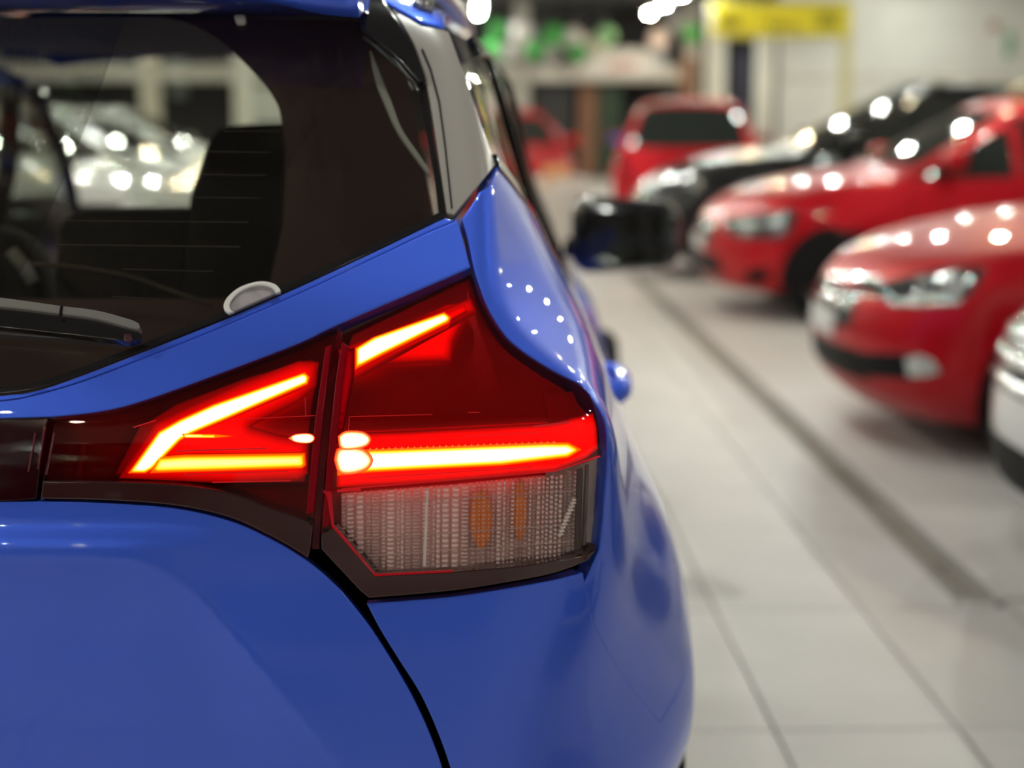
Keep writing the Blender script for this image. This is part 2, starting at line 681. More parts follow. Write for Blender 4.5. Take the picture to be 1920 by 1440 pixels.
# ---- painted panels
GLASS_LOW = cr([(-178, 752), (0, 737), (70, 727), (150, 700), (280, 650), (420, 594), (560, 533), (700, 468), (800, 420), (835, 404)], 5)
BAND_TOP = cr([(-178, 768), (0, 752), (60, 742), (150, 716), (280, 667), (420, 611), (560, 550), (700, 484), (800, 437), (856, 414)], 5)
BAND_LOW = cr([(882, 500), (850, 515), (640, 605), (560, 643), (420, 697), (280, 748), (200, 770), (110, 781), (0, 785), (-178, 788)], 5)
B.panel('tailgate_band', ph, BAND_TOP + [(861, 424)] + BAND_LOW, BLUE, off=.004, depth=.02, bevel=3, step=16, mirror=-.88)
edge = B.panel('tailgate_edge', ph, [(x, y + 5) for x, y in GLASS_LOW] + [(x, y - 1) for x, y in BAND_TOP[::-1]], BLUE, off=-.004, depth=.01, bevel=2, step=12, mirror=-.88)
TG_TOP = cr([(-178, 941), (0, 941), (100, 941), (200, 944), (330, 954), (430, 977), (500, 1007), (560, 1041), (605, 1075), (640, 1108)], 6)
TG_RIGHT = cr([(640, 1108), (668, 1142), (698, 1182), (735, 1240), (771, 1302), (803, 1370), (829, 1440), (850, 1520), (858, 1590)], 5)
B.panel('tailgate_panel', ph, TG_TOP[:-1] + TG_RIGHT + [(-176, 1600)], BLUE, off=0., depth=.02, bevel=2.5, step=13, mirror=-.88)
LOW_LAMP = [(690, 1132), (850, 1119), (1000, 1095), (1060, 1083), (1094, 1074)]
SEAM = [(1097, 1092), (1103, 1125), (1118, 1180), (1173, 1275), (1237, 1353)]
BL = cr([(688, 1132), (713, 1180), (750, 1240), (789, 1302), (820, 1370), (845, 1440), (866, 1520), (875, 1600)], 4)
bl = [(-PI / 2 * KS - .0, .36)]
def th(x, y): return math.atan2(y - CY, x - CX) * KS
rear_low = [(th(-.88, .02), z) for z in (.59, .28)]
arch = [( .80 + .385 * math.cos(math.radians(a)), .33 + .385 * math.sin(math.radians(a))) for a in (182, 165, 150, 138)]
B.panel('rear_bumper', rnd, seen_r(BL[::-1]) + seen_r(cr(LOW_LAMP, 4)) + seen_r(cr(SEAM, 4)) + yz_r(arch[::-1]) + [(th(.0, .35), .26), (th(-.3, .05), .25)] + rear_low[::-1],
        BLUE, depth=.02, bevel=.0016, step=.016, mirror=-.88)
QL = cr([(866, 410), (878, 450), (890, 505), (910, 565), (938, 616), (970, 650), (1035, 692), (1088, 718)], 4)
ql = seen_r(QL)
qs = seen_r(cr(SEAM, 4))
print('quarter', [tuple(np.round(a, 3)) for a in (ql[0], ql[-1], qs[0], qs[-1])])
lampside = [(u + .022, z) for u, z in seen_r([(1108, 790), (1112, 850), (1112, 900), (1108, 980), (1100, 1036)])]
kick = seen([(934, 312)])[0]
print('kick', kick)
arch2 = [(.80 + .385 * math.cos(math.radians(a)), .33 + .385 * math.sin(math.radians(a))) for a in (138, 120, 100, 80, 62, 45, 30, 15)]
belt = cr([(1.2, 1.045), (1.0, 1.07), (.8, 1.12), (.62, 1.2), (kick[1], kick[2])], 4)
qd = yz_r(arch2 + [(1.2, .56), (1.24, .75), (1.22, .95)] + belt)
B.panel('quarter_panel', rnd, ql + lampside + qs + qd + seen_r([(900, 360)]), BLUE, depth=.02, bevel=.0016, step=.014)
# dark shell behind the panel gaps
B.panel('body_shell', rnd, [(th(-.879, .1), .3), (th(-.3, .05), .3), (th(0, .4), .5), (th(-.02, 1.3), .5), (th(-.05, 1.3), 1.02), (th(-.25, .2), 1.14), (th(-.55, .08), 1.03), (th(-.879, .1), .97)], DARK, off=-.07, depth=0, step=.04, mirror=-.88)
# ---- roof, spoiler, pillars
rf = seen([(722, 2), (745, 18), (790, 44), (834, 52)])
roof_pts = [tuple(q[:2]) for q in rf] + [(-.345, .8), (-.33, 1.2), (-.345, 1.6), (-.385, 2.0)] + [(-.88, 2.06), (-.88, .47), (-.6, .455)]
B.panel('roof', B.top(), roof_pts, BLUE, depth=.015, bevel=.006, step=.05, mirror=-.88)
PIL_L = cr([(700, -30), (765, 62), (790, 122), (801, 160), (816, 250), (838, 398)], 5)
PIL_R = cr([(930, 309), (903, 230), (868, 130), (842, 58)], 5)
pillar = B.panel('pillar_trim', ph, PIL_L + [(851, 402)] + PIL_R + [(834, 55), (790, 47), (745, 21), (712, -30)], mat('pillar_plastic', (.36, .33, .31), rough=.3, spec=.6), off=-.003, depth=.015, bevel=2, step=10)
seam = [(790, 92), (806, 130), (822, 190), (833, 270), (846, 390), (849, 390), (836, 270), (825, 188), (809, 128), (793, 90)]
obj('pillar_seam', B.panel('pillar_seam', ph, seam, DARK, off=-.0015, depth=.001, bevel=.4, step=6, link=False), pillar)
# roof spoiler: a swept section with a lip over the glass
def spoiler(x):
    c = (x + .88) / .88
    b = .085 * c * c
    dz = -.05 * c * c
    t = sst(.30, .45, x + .88)
    return [(.62, 1.575 + dz), (.45, 1.568 + dz), (.33 + b, 1.545 + dz), (.265 + b, 1.532 + dz), (.258 + b, 1.522 + dz), (.268 + b - .0, 1.512 + dz - .016 * t), (.31 + b, 1.506 + dz * .8), (.40 + b, 1.497 + dz * .6), (.45 + b, 1.50 + dz * .6), (.62, 1.555 + dz)]
xs_ = np.linspace(-1.34, -.42, 47)
sv, sf = [], []
for x in xs_:
    sv += [(x, a, b) for a, b in spoiler(x)]
ns = 10
for i in range(len(xs_) - 1):
    for k in range(ns):
        k2 = (k + 1) % ns
        sf.append((i * ns + k, i * ns + k2, (i + 1) * ns + k2, (i + 1) * ns + k))
sf += [tuple(range(ns)), tuple((len(xs_) - 1) * ns + k for k in range(ns))[::-1]]
spo = obj('roof_spoiler', mesh_from('roof_spoiler', sv, sf, BLUE), car)
B.panel('spoiler_wing', ph, cr([(672, -30), (672, 40), (692, 63), (740, 102), (786, 152)], 4) + cr([(799, 152), (790, 124), (764, 64), (698, -30)], 4), BLACKGLOSS, off=.006, depth=.02, bevel=3, step=10)
# ---- rear glass
glass = B.panel('rear_glass', ph, GLASS_LOW + cr([(835, 404), (824, 320), (812, 250), (799, 180), (787, 148), (740, 100), (690, 58), (640, 20), (560, 5), (400, 0), (-178, 0)], 5), GLASS, off=-.008, depth=.0, bevel=2, step=24, mirror=-.88)
for k, (y, x0, x1, s) in enumerate([(245, 420, 515, 0), (285, 385, 508, 2), (328, 378, 500, 2), (371, 365, 490, 2), (416, 120, 465, 3), (462, 105, 450, 4), (508, 230, 400, 4), (560, 210, 300, 5)]):
    obj('heating_line', B.panel('heating_line', ph, [(x0, y - s - .5), (x1, y - .5), (x1, y + .5), (x0, y - s + .5)], mat('heating_line', (.045, .03, .028), rough=.6), off=-.0085, depth=0, bevel=.2, step=30, link=False), glass)
SEAL_IN = [(x - 3, y - 11) for x, y in GLASS_LOW]
B.panel('glass_seal', ph, [(x, y + 1) for x, y in GLASS_LOW] + SEAL_IN[::-1], BLACKGLOSS, off=-.006, depth=.004, bevel=2, step=10, mirror=-.88)
B.panel('glass_seal', ph, cr([(823, 406), (813, 320), (801, 250), (787, 185), (775, 155), (730, 110), (680, 68)], 5) + cr([(690, 60), (738, 102), (785, 148), (799, 182), (812, 250), (824, 320), (837, 402)], 5), BLACKGLOSS, off=-.006, depth=.004, bevel=2, step=10)
# ---- rear wiper
wip = empty('rear_wiper', (0, 0, 0), 0, car)
W_TOP = cr([(-170, 540), (0, 557), (110, 572), (180, 581), (240, 597), (259, 605)], 5)
W_MID = cr([(262, 612), (252, 616), (180, 597), (115, 588), (0, 574), (-170, 562)], 5)
B.panel('wiper_arm', ph, W_TOP + W_MID, mat('wiper_grey', (.16, .15, .145), rough=.5), off=.035, depth=.012, bevel=2, step=9, parent=wip)
B.panel('wiper_arm_side', ph, cr([(-170, 563), (0, 575), (115, 589), (180, 598), (254, 617), (261, 615)], 4) + [(260, 634), (246, 640), (180, 632), (0, 612), (-170, 600)], BLACKGLOSS, off=.028, depth=.012, bevel=2, step=9, parent=wip)
B.panel('wiper_blade', ph, cr([(-170, 600), (0, 618), (120, 628), (230, 637)], 4) + cr([(230, 642), (120, 634), (0, 625), (-170, 608)], 4), mat('wiper_rubber', (.06, .05, .05), rough=.45), off=.016, depth=.012, bevel=1, step=9, parent=wip)
B.panel('wiper_clip', ph, [(234, 624), (246, 625), (248, 634), (240, 640), (231, 636)], mat('wiper_clip', (.06, .02, .03), rough=.3), off=.032, depth=.006, bevel=1.5, step=5, parent=wip)
obj('wiper_joint', B.panel('wiper_joint', ph, [(113, 572), (118, 573), (115, 592), (110, 591)], DARK, off=.0362, depth=.001, bevel=.5, step=5, link=False), wip)

# ---- tail lamps
RED_DARK = mat('lamp_bezel', (.035, .0015, .004), rough=.07, coat=.6)
RED_REFL = mat('lamp_reflector', (.58, .004, .028), rough=.55)
RED_LENS = sheet('red_lens', (.62, .10, .11), 1.5, .015)
CLEAR = sheet('clear_lens', (.96, .88, .88), 1.5, .02)
HOT = light_guide('light_bar_hot', [(0., (.30, .004, .0)), (.22, (.55, .07, .0)), (.45, (1., .36, .01)), (.72, (1., .80, .35)), (1., (1., .95, .75))], 3.2)
WARM = light_guide('light_bar_warm', [(0., (.30, .003, .0)), (.3, (.6, .09, .0)), (.6, (.95, .40, .01)), (1., (1., .66, .16))], 2.5)
SPOT = light_guide('led_glow', [(0., (.32, .004, .002)), (.2, (.6, .10, .02)), (.42, (1., .55, .25)), (.7, (1., .95, .85)), (1., (1., 1., .9))], 3.2)
GLO = light_guide('red_guide', [(0., (.10, .0004, .0006)), (.4, (.52, .0012, .001)), (1., (1., .003, .002))], 2.6)
GLOD = light_guide('red_guide_dim', [(0., (.05, .0, .001)), (1., (.3, .001, .003))], 1.)
SILVER = mat('lamp_silver', (.85, .70, .68), rough=.4)
AMBER = mat('bulb_amber', (.95, .30, .008), rough=.3, coat=.3)
RIBM = mat('rib_plastic', (.50, .42, .42), rough=.15, metal=.35)

def lampset(name, outline, lens_red, bezel):
    t = empty(name, (0, 0, 0), 0, car)
    return t
def quad(a, b, wa, wb):
    """bar outline between two points with end widths"""
    a, b = np.array(a, float), np.array(b, float)
    d = (b - a) / np.linalg.norm(b - a)
    n_ = np.array([-d[1], d[0]])
    return [tuple(a + n_ * wa / 2), tuple(b + n_ * wb / 2), tuple(b - n_ * wb / 2), tuple(a - n_ * wa / 2)]

# outer lamp on the body
OL = empty('tail_lamp', (0, 0, 0), 0, car)
O_RIGHT = cr([(884, 512), (904, 568), (932, 617), (964, 650), (1030, 694), (1084, 719), (1107, 738)], 5)
O_LOW = cr([(1107, 738), (1118, 775), (1127, 830), (1129, 872), (1124, 950), (1116, 1034), (1104, 1050)], 5)[1:]
O_BOT = cr([(1104, 1050), (1060, 1068), (1000, 1083), (850, 1107), (692, 1121)], 4)[1:]
O_LEFT = [(676, 1108), (603, 1030), (601, 1000), (613, 870), (629, 715), (641, 627)]
outer = O_RIGHT + O_LOW + O_BOT + O_LEFT
OFF = .010
# housing floor
B.panel('lamp_housing', ph, outer, mat('lamp_back', (.30, .003, .016), rough=.5), off=-.042, depth=.0, bevel=4, step=22, parent=OL)
lw_ = seen_r([(1040, 740), (1085, 740), (1090, 870), (1085, 1030), (1040, 1040)])
B.panel('lamp_back_wall', rnd, [lw_[0], (lw_[1][0] + .055, lw_[1][1]), (lw_[2][0] + .06, lw_[2][1]), (lw_[3][0] + .06, lw_[3][1]), lw_[4]], RED_REFL, off=-.016, depth=0, bevel=.001, step=.02, parent=OL)
B.panel('lamp_back_wall', rnd, [lw_[0], (lw_[1][0] + .055, .985), (lw_[3][0] + .06, lw_[3][1]), lw_[4], (lw_[4][0], .985)][1:], mat('lamp_wall_sheen', (.36, .30, .28), rough=.3), off=-.0145, depth=0, bevel=.001, step=.02, parent=OL)  # lower wall painted beige for the bright reflection at the lens corner
RED_BOT = [(1128, 856), (1100, 868), (1040, 884), (850, 903), (640, 917), (610, 919)]
red_out = O_RIGHT + O_LOW[:13] + RED_BOT + [(613, 870), (629, 715), (641, 627)]
B.panel('red_lens', ph, red_out, RED_LENS, off=OFF, depth=.0, bevel=2, step=12, parent=OL)
clr = [(611, 921), (640, 919), (850, 905), (1040, 886), (1100, 870), (1129, 858)] + cr([(1129, 872), (1124, 950), (1117, 1020)], 4) + cr([(1108, 1036), (1040, 1050), (960, 1061), (850, 1070), (706, 1078)], 4) + [(628, 987), (603, 1000), (606, 960)]
B.panel('clear_lens', ph, clr, CLEAR, off=OFF, depth=.0, bevel=2, step=11, parent=OL)
# bezel below and beside the clear window
frame = [(603, 1002), (628, 989), (704, 1080)] + cr([(850, 1072), (960, 1063), (1040, 1052), (1108, 1038), (1117, 1022)], 4) + cr([(1116, 1034), (1104, 1050)], 3) + O_BOT + [(676, 1108), (603, 1030)]
B.panel('lamp_bezel', ph, frame, mat('bezel_brown', (.045, .016, .018), rough=.12, coat=.5), off=OFF + .001, depth=.03, bevel=2.5, step=9, parent=OL)
B.panel('bezel_line', ph, [(605, 921), (621, 921), (626, 985), (704, 1077), (850, 1070), (850, 1073), (703, 1081), (622, 988), (612, 930)], mat('lens_red_edge', (.40, .004, .015), rough=.25, spec=.3, emit=(1, .004, .02), estr=.10), off=OFF + .0015, depth=.004, bevel=.8, step=8, parent=OL)
B.panel('bezel_strip', ph, [(641, 640), (656, 650), (640, 760), (628, 870), (616, 985), (606, 990), (613, 870), (629, 715)], mat('lens_red_edge2', (.24, .001, .008), rough=.3, spec=.12), off=OFF + .0012, depth=.01, bevel=2.5, step=9, parent=OL)
# reflectors behind the red lens
B.panel('lamp_reflector', ph, [(650, 655)] + cr([(660, 628), (780, 570), (872, 526), (884, 528), (900, 575), (930, 622), (962, 655), (1030, 699), (1080, 724), (1096, 742), (1100, 775)], 4) + [(1040, 793), (640, 813), (640, 760)], RED_REFL, off=-.020, depth=.0, bevel=3, step=12, parent=OL)
# glowing band round the main bar
B.panel('light_guide', ph, [(637, 813), (760, 810), (1030, 795), (1098, 778)] + [(1113, 774), (1120, 800), (1122, 842), (1100, 860), (1040, 883), (850, 901), (640, 915), (630, 914), (632, 850)], GLO, off=-.004, depth=.012, bevel=2, step=11, parent=OL, glow=14.)
B.panel('light_guide', ph, [(664, 688), (690, 640), (838, 570), (880, 566), (870, 600), (850, 640), (845, 676), (760, 680), (700, 684)], GLO, off=-.012, depth=.004, bevel=3, step=9, parent=OL, glow=26.)
B.panel('light_guide', ph, quad((648, 684), (888, 570), 62, 26), GLO, off=-.002, depth=.008, bevel=3, step=7, parent=OL, glow=28.)
B.panel('light_guide', ph, quad((812, 608), (874, 577), 18, 12), GLO, off=.002, depth=.008, bevel=2, step=5, parent=OL, glow=7.)
B.panel('light_guide', ph, [(648, 656), (664, 650), (664, 700), (652, 760), (640, 830), (630, 832), (638, 730)], GLOD, off=OFF + .002, depth=.006, bevel=2, step=6, parent=OL, glow=8.)
B.panel('light_bar', ph, [(666, 652), (700, 631), (833, 584), (846, 594), (842, 604), (720, 664), (666, 692)], HOT, off=OFF + .0025, depth=.012, bevel=2, step=4.5, parent=OL, glow=12.)
B.panel('light_bar', ph, [(630, 842), (690, 842), (1020, 829), (1066, 829), (1092, 843), (1066, 859), (940, 874), (690, 887), (632, 893)], HOT, off=OFF + .0025, depth=.012, bevel=2, step=5, parent=OL, glow=17.)
B.panel('light_bar_root', ph, cr([(626, 862), (632, 842), (655, 836), (684, 842), (700, 862), (688, 882), (655, 891), (634, 886), (626, 862)], 3)[:-1], SPOT, off=OFF + .0040, depth=.004, bevel=2, step=5, parent=OL, glow=24.)
B.panel('led_spot', ph, cr([(633, 818), (648, 808), (680, 809), (696, 822), (688, 837), (660, 844), (638, 841), (633, 818)], 3)[:-1], SPOT, off=OFF + .0050, depth=.004, bevel=1.5, step=4.5, parent=OL, glow=16.)
LINE = mat('lamp_line', (.35, .006, .012), rough=.3, spec=.2, emit=(1., .02, .02), estr=.28)
for a, b, w in [((640, 918), (1040, 884), 2.2), ((1040, 884), (1126, 856), 2.0), ((632, 921), (676, 919), 4), ((1000, 800), (1068, 792), 4), ((870, 818), (1010, 811), 1.6), ((655, 781), (810, 777), 1.2), ((655, 782), (653, 812), 1.2), ((878, 773), (900, 773), 1.2), ((690, 897), (1000, 876), 1.4)]:
    B.panel('lens_ridge', ph, quad(a, b, w, w), LINE, off=OFF + .002, depth=.002, bevel=.4, step=14, parent=OL)
# row of prisms on the upper edge of the main bar
TEETH = mat('prism_orange', (.7, .10, .02), rough=.2, emit=(1., .12, .02), estr=.9)
me_t = None
for i in range(30):
    x = 694 + i * 11.9
    y = 846.5 - i * .45
    B.panel('lens_prism', ph, [(x - 5, y), (x, y - 6.5), (x + 5, y)], TEETH, off=OFF + .003, depth=.003, bevel=1, step=8, parent=OL)
B.panel('gap_flare_strip', ph, [(631, 618), (641, 614), (640, 640), (626, 740), (610, 880), (598, 1030), (584, 1030), (592, 880), (606, 760), (624, 650)], mat('gap_flare_red', (.16, .002, .012), rough=.3), off=-.012, depth=.004, bevel=2, step=9, parent=OL)  # dark red strip imitating the lens flare over the gap between the lamps
# clear window: housing, ribs, bulbs
inner_clear = [(640, 925), (850, 909), (1040, 890), (1098, 874), (1108, 1000), (1098, 1030), (850, 1064), (712, 1072), (640, 985)]
B.panel('lamp_bowl', ph, inner_clear, SILVER, off=-.034, depth=.0, bevel=3, step=16, parent=OL)
def clear_y(x):
    top = np.interp(x, [630, 850, 1040, 1100], [927, 911, 892, 877])
    bot = np.interp(x, [630, 706, 850, 960, 1050, 1100], [985, 1070, 1064, 1056, 1043, 1030])
    return top, bot
RIBS = sheet('rib_clear', (.96, .88, .87), 1.45, .10, (1., .84, .82), .46)
RIBV = [ribbed('rib_a', (.97, .90, .89), (1., .86, .84), .10, .75, .0052), ribbed('rib_b', (.97, .90, .89), (1., .88, .86), .05, .55, .0046),
        ribbed('rib_c', (.95, .86, .85), (1., .82, .80), .25, .85, .0060), ribbed('rib_d', (.97, .92, .9), (1., .9, .88), .02, .30, .0040)]
RIBC = ribbed('rib_clearer', (.97, .9, .86), (1., .84, .82), .02, .30, .005)
random.seed(3)
x = 640.
while x < 1082:
    w = random.choice((6, 9, 13, 17)) if x < 880 else random.choice((6, 8, 10))
    t0_, b0_ = clear_y(x + w / 2)
    sl = (x - 640) / 440 * -4
    B.panel('lens_rib', ph, [(x, t0_ + 1), (x + w * .72, t0_), (x + w * .72 + sl, b0_ - 1), (x + sl, b0_)], RIBC if 882 < x < 924 or 962 < x < 986 else random.choice(RIBV), off=-.006 + random.uniform(-.002, .002), depth=.006, bevel=w * .24, step=16, parent=OL)
    x += w + 1.5
for y in (945, 1008, 1040):
    xa = 645 if y < 985 else 645 + (y - 985) * .85
    B.panel('lens_ridge_fine', ph, quad((xa, y + 3), (1078, y - 24), 1.3, 1.0), mat('ridge_white', (.62, .52, .51), rough=.3), off=-.0035, depth=.002, bevel=.5, step=22, parent=OL)
B.panel('lens_reflection', ph, [(1084, 882), (1094, 879), (1091, 1030), (1080, 1033)], mat('reflect_dark', (.05, .03, .03), rough=.2), off=.001, depth=.004, bevel=2, step=9, parent=OL)  # dark strips painted in for the upright reflections beside the lens corner
B.panel('lens_reflection', ph, [(1100, 874), (1106, 872), (1101, 1020), (1095, 1024)], mat('reflect_dark2', (.12, .09, .085), rough=.2), off=.001, depth=.004, bevel=2, step=9, parent=OL)
B.panel('bowl_divider', ph, [(799, 918), (804, 918), (799, 1062), (793, 1062)], mat('divider', (.8, .74, .74), rough=.3), off=-.003, depth=.004, bevel=1, step=12, parent=OL)
for cx_, cy_, rx_, ry_ in ((903, 975, 21, 56), (976, 958, 13, 58)):
    el = [(cx_ + rx_ * math.cos(a), cy_ + ry_ * math.sin(a)) for a in np.linspace(0, 2 * PI, 20)[:-1]]
    B.panel('bulb', ph, el, AMBER, off=-.0125, depth=.012, bevel=5, step=9, parent=OL, drop=.004)
for i in range(11):
    cx_ = 1052 + i * 2.6 + (i > 6) * 1
    cy_ = 1002 - i * 6.5
    B.panel('lens_bead', ph, [(cx_ - 5, cy_ + 1), (cx_ + 4, cy_ - 2), (cx_ + 5, cy_ + 1.5), (cx_ - 4, cy_ + 4)], mat('bead', (.9, .88, .85), rough=.15), off=-.002, depth=.004, bevel=1, step=6, parent=OL)

# inner lamp on the tailgate
IL = empty('tailgate_lamp', (0, 0, 0), 0, car)
I_TOP = cr([(103, 785), (200, 774), (280, 752), (420, 701), (560, 647), (634, 613)], 5)
I_RIGHT = [(629, 640), (603, 790), (588, 960), (581, 1034)]
I_BOT = cr([(577, 1046), (556, 1032), (500, 1001), (430, 970), (330, 948), (200, 938), (76, 935)], 5)
inner = I_TOP + I_RIGHT + I_BOT + [(84, 860)]
B.panel('lamp_housing', ph, inner, mat('lamp_back', (.30, .003, .016), rough=.5), off=-.036, depth=0, bevel=4, step=24, parent=IL)
I_LINE = cr([(572, 975), (500, 950), (430, 925), (330, 910), (200, 904), (80, 903)], 5)
B.panel('red_lens', ph, I_TOP + [(629, 640), (603, 790), (590, 930), (586, 985)] + I_LINE, RED_LENS, off=.008, depth=0., bevel=2, step=13, parent=IL)
B.panel('lamp_bezel', ph, I_LINE[::-1] + [(586, 987), (581, 1034)] + I_BOT, mat('bezel_brown2', (.04, .012, .013), rough=.10, coat=.6), off=.008, depth=.03, bevel=2.5, step=9, parent=IL)
B.panel('bezel_strip', ph, [(610, 650), (622, 645), (604, 790), (588, 960), (574, 965), (590, 790)], mat('lens_red_edge2', (.24, .001, .008), rough=.3, spec=.12), off=.0092, depth=.01, bevel=2.5, step=9, parent=IL)
B.panel('lamp_reflector', ph, [(215, 890), (262, 800), (330, 757), (470, 705), (585, 672), (596, 690), (580, 800), (572, 905), (420, 905)], RED_REFL, off=-.018, depth=0, bevel=3, step=13, parent=IL)
B.panel('light_guide', ph, [(222, 897), (290, 792), (340, 768), (450, 718), (560, 676), (597, 678), (592, 724), (560, 752), (500, 782), (470, 800), (520, 815), (578, 826), (577, 888), (560, 900), (420, 906)], GLO, off=-.004, depth=.006, bevel=3, step=9, parent=IL, glow=34.)
B.panel('light_bar', ph, [(239, 888), (296, 809), (336, 786), (400, 757), (571, 697), (581, 706), (577, 720), (430, 784), (357, 815), (338, 827), (286, 880), (272, 888)], HOT, off=.0105, depth=.012, bevel=2, step=4.5, parent=IL, glow=12.)
B.panel('light_bar', ph, [(296, 856), (345, 852), (572, 849), (574, 873), (566, 879), (420, 884), (280, 888)], WARM, off=.0105, depth=.01, bevel=2, step=5, parent=IL, glow=14.)
B.panel('light_bar', ph, [(340, 813), (400, 814), (440, 818), (400, 821.5), (346, 821.5)], HOT, off=.0125, depth=.004, bevel=1, step=3, parent=IL, glow=5.)
B.panel('led_spot', ph, cr([(540, 822), (554, 814), (581, 813), (590, 822), (581, 831), (556, 830), (540, 822)], 3)[:-1], SPOT, off=.0140, depth=.004, bevel=1.5, step=4, parent=IL, glow=7.)
for a, b, w in [((425, 787), (590, 779), 1.2), ((572, 745), (573, 780), 1.2), ((330, 846), (500, 841), 3), ((250, 801), (292, 788), 2), ((345, 890), (540, 884), 1.6), ((398, 905), (545, 902), 2)]:
    B.panel('lens_ridge', ph, quad(a, b, w, w), LINE, off=.0105, depth=.002, bevel=.4, step=14, parent=IL)
# strip between the two tailgate lamps
garn = B.panel('light_garnish', ph, cr([(-178, 792), (0, 787), (90, 784)], 3) + [(84, 810), (76, 860), (68, 932)] + cr([(66, 936), (0, 940), (-178, 940)], 3), mat('garnish', (.02, .0008, .003), rough=.12, spec=.25), off=.007, depth=.03, bevel=2.5, step=11, mirror=-.88)
for x0, y0, x1, y1 in ((65, 812, 52, 885), (83, 800, 70, 880), (101, 812, 86, 890)):
    obj('garnish_rib', B.panel('garnish_rib', ph, quad((x0, y0), (x1, y1), 4, 3), mat('garnish_rib', (.12, .01, .02), rough=.12, coat=.6), off=.0105, depth=.004, bevel=1.2, step=10, link=False), garn)

# ---- side of the car
def sidepanel(name, pts, material, off=0., depth=.012, bevel=.004, step=.05, parent=None):
    return B.panel(name, B.side(1), pts, material, off=off, depth=depth, bevel=bevel, step=step, parent=parent, t1=3.)
rd = cr([(1.205, 1.04), (1.228, .95), (1.248, .75), (1.208, .56)], 4) + [(1.17, .42), (1.27, .30), (1.95, .30), (2.0, .5), (2.0, 1.02)] + cr([(2.0, 1.02), (1.6, 1.03), (1.205, 1.042)], 3)[1:-1]
sidepanel('rear_door', rd, BLUE)
sidepanel('front_door', [(2.01, .3), (2.95, .3), (3.0, .55), (3.02, .9), (2.98, .985), (2.75, .99), (2.4, 1.0), (2.01, 1.02), (2.01, .5)], BLUE)
fw_arch = [(3.41 + .385 * math.cos(math.radians(a)), .33 + .385 * math.sin(math.radians(a))) for a in np.linspace(180, 15, 12)]
sidepanel('front_fender', [(3.02, .4), (3.03, .9), (3.0, .985), (3.3, .97), (3.7, .9), (3.95, .82), (3.95, .6), (3.83, .42)] + fw_arch[::-1], BLUE)
sidepanel('sill', [(1.25, .285), (2.97, .285), (2.97, .24), (1.25, .24)], SATIN)
beltw = cr([(kick[1], kick[2] + .006), (.62, 1.212), (.8, 1.132), (1.0, 1.082), (1.2, 1.057), (1.6, 1.04), (2.0, 1.032), (2.4, 1.012), (2.72, 1.0)], 4)
pr = seen([(842, 58), (868, 130), (903, 230)])
print('pillar edge', pr)
top_w = [(2.12, 1.40), (1.9, 1.455), (1.5, 1.475), (1.0, 1.478), (.75, 1.47)]
wr = [tuple(q[1:]) for q in pr]
wpoly = beltw + top_w + wr
sidepanel('side_window', wpoly, SIDEGLASS, off=-.006, depth=.0, bevel=.003, step=.05)
def ribbon(pts, w):
    P = np.array(pts, float)
    d = np.gradient(P, axis=0)
    n_ = unit(np.stack([-d[:, 1], d[:, 0]], -1))
    return [tuple(a) for a in P + n_ * w / 2] + [tuple(a) for a in (P - n_ * w / 2)[::-1]]
sidepanel('window_trim', ribbon(beltw, .022), BLACKGLOSS, off=.003, depth=.012, bevel=.003, step=.02)
sidepanel('window_trim', ribbon(cr(top_w[::-1], 4), .03), BLACKGLOSS, off=.002, depth=.012, bevel=.003, step=.02)
sidepanel('door_pillar', ribbon(cr([(1.25, 1.06), (1.2, 1.25), (1.12, 1.46)], 3), .05), BLACKGLOSS, off=.003, depth=.012, bevel=.003, step=.02)
sidepanel('door_pillar', ribbon(cr([(2.03, 1.03), (2.0, 1.25), (1.95, 1.45)], 3), .09), BLACKGLOSS, off=.003, depth=.012, bevel=.003, step=.02)
sidepanel('window_trim', ribbon(cr([(2.73, 1.0), (2.45, 1.2), (2.13, 1.41)], 3), .05), BLACKGLOSS, off=.003, depth=.012, bevel=.003, step=.02)
# roof rail
rl = [(-.352 - .03 * t, .42 + 1.5 * t, 0) for t in np.linspace(0, 1, 14)]
rp = B.at(B.top(), [(a, b) for a, b, c in rl], 0, 0, 2.)
rail_pts = [(q[0], q[1], q[2] + (.028 if 0 < i < 13 else .0)) for i, q in enumerate(rp)]
obj('roof_rail', tube_mesh('roof_rail', rail_pts, .014, RAIL, 12), car)
# door handle
hp = B.at(B.side(1), [(1.06, .868), (1.27, .868)], 0, 0, 2.)
hpts = [(hp[0][0] - .01, 1.05, .868), (-.075, 1.06, .868), (-.056, 1.085, .868), (-.052, 1.14, .869), (-.052, 1.2, .869), (-.06, 1.245, .868), (-.08, 1.265, .868), (hp[1][0] - .01, 1.28, .868)]
obj('door_handle', tube_mesh('door_handle', cr(hpts, 4), .019, BLUE, 12, flat=1.2), car)
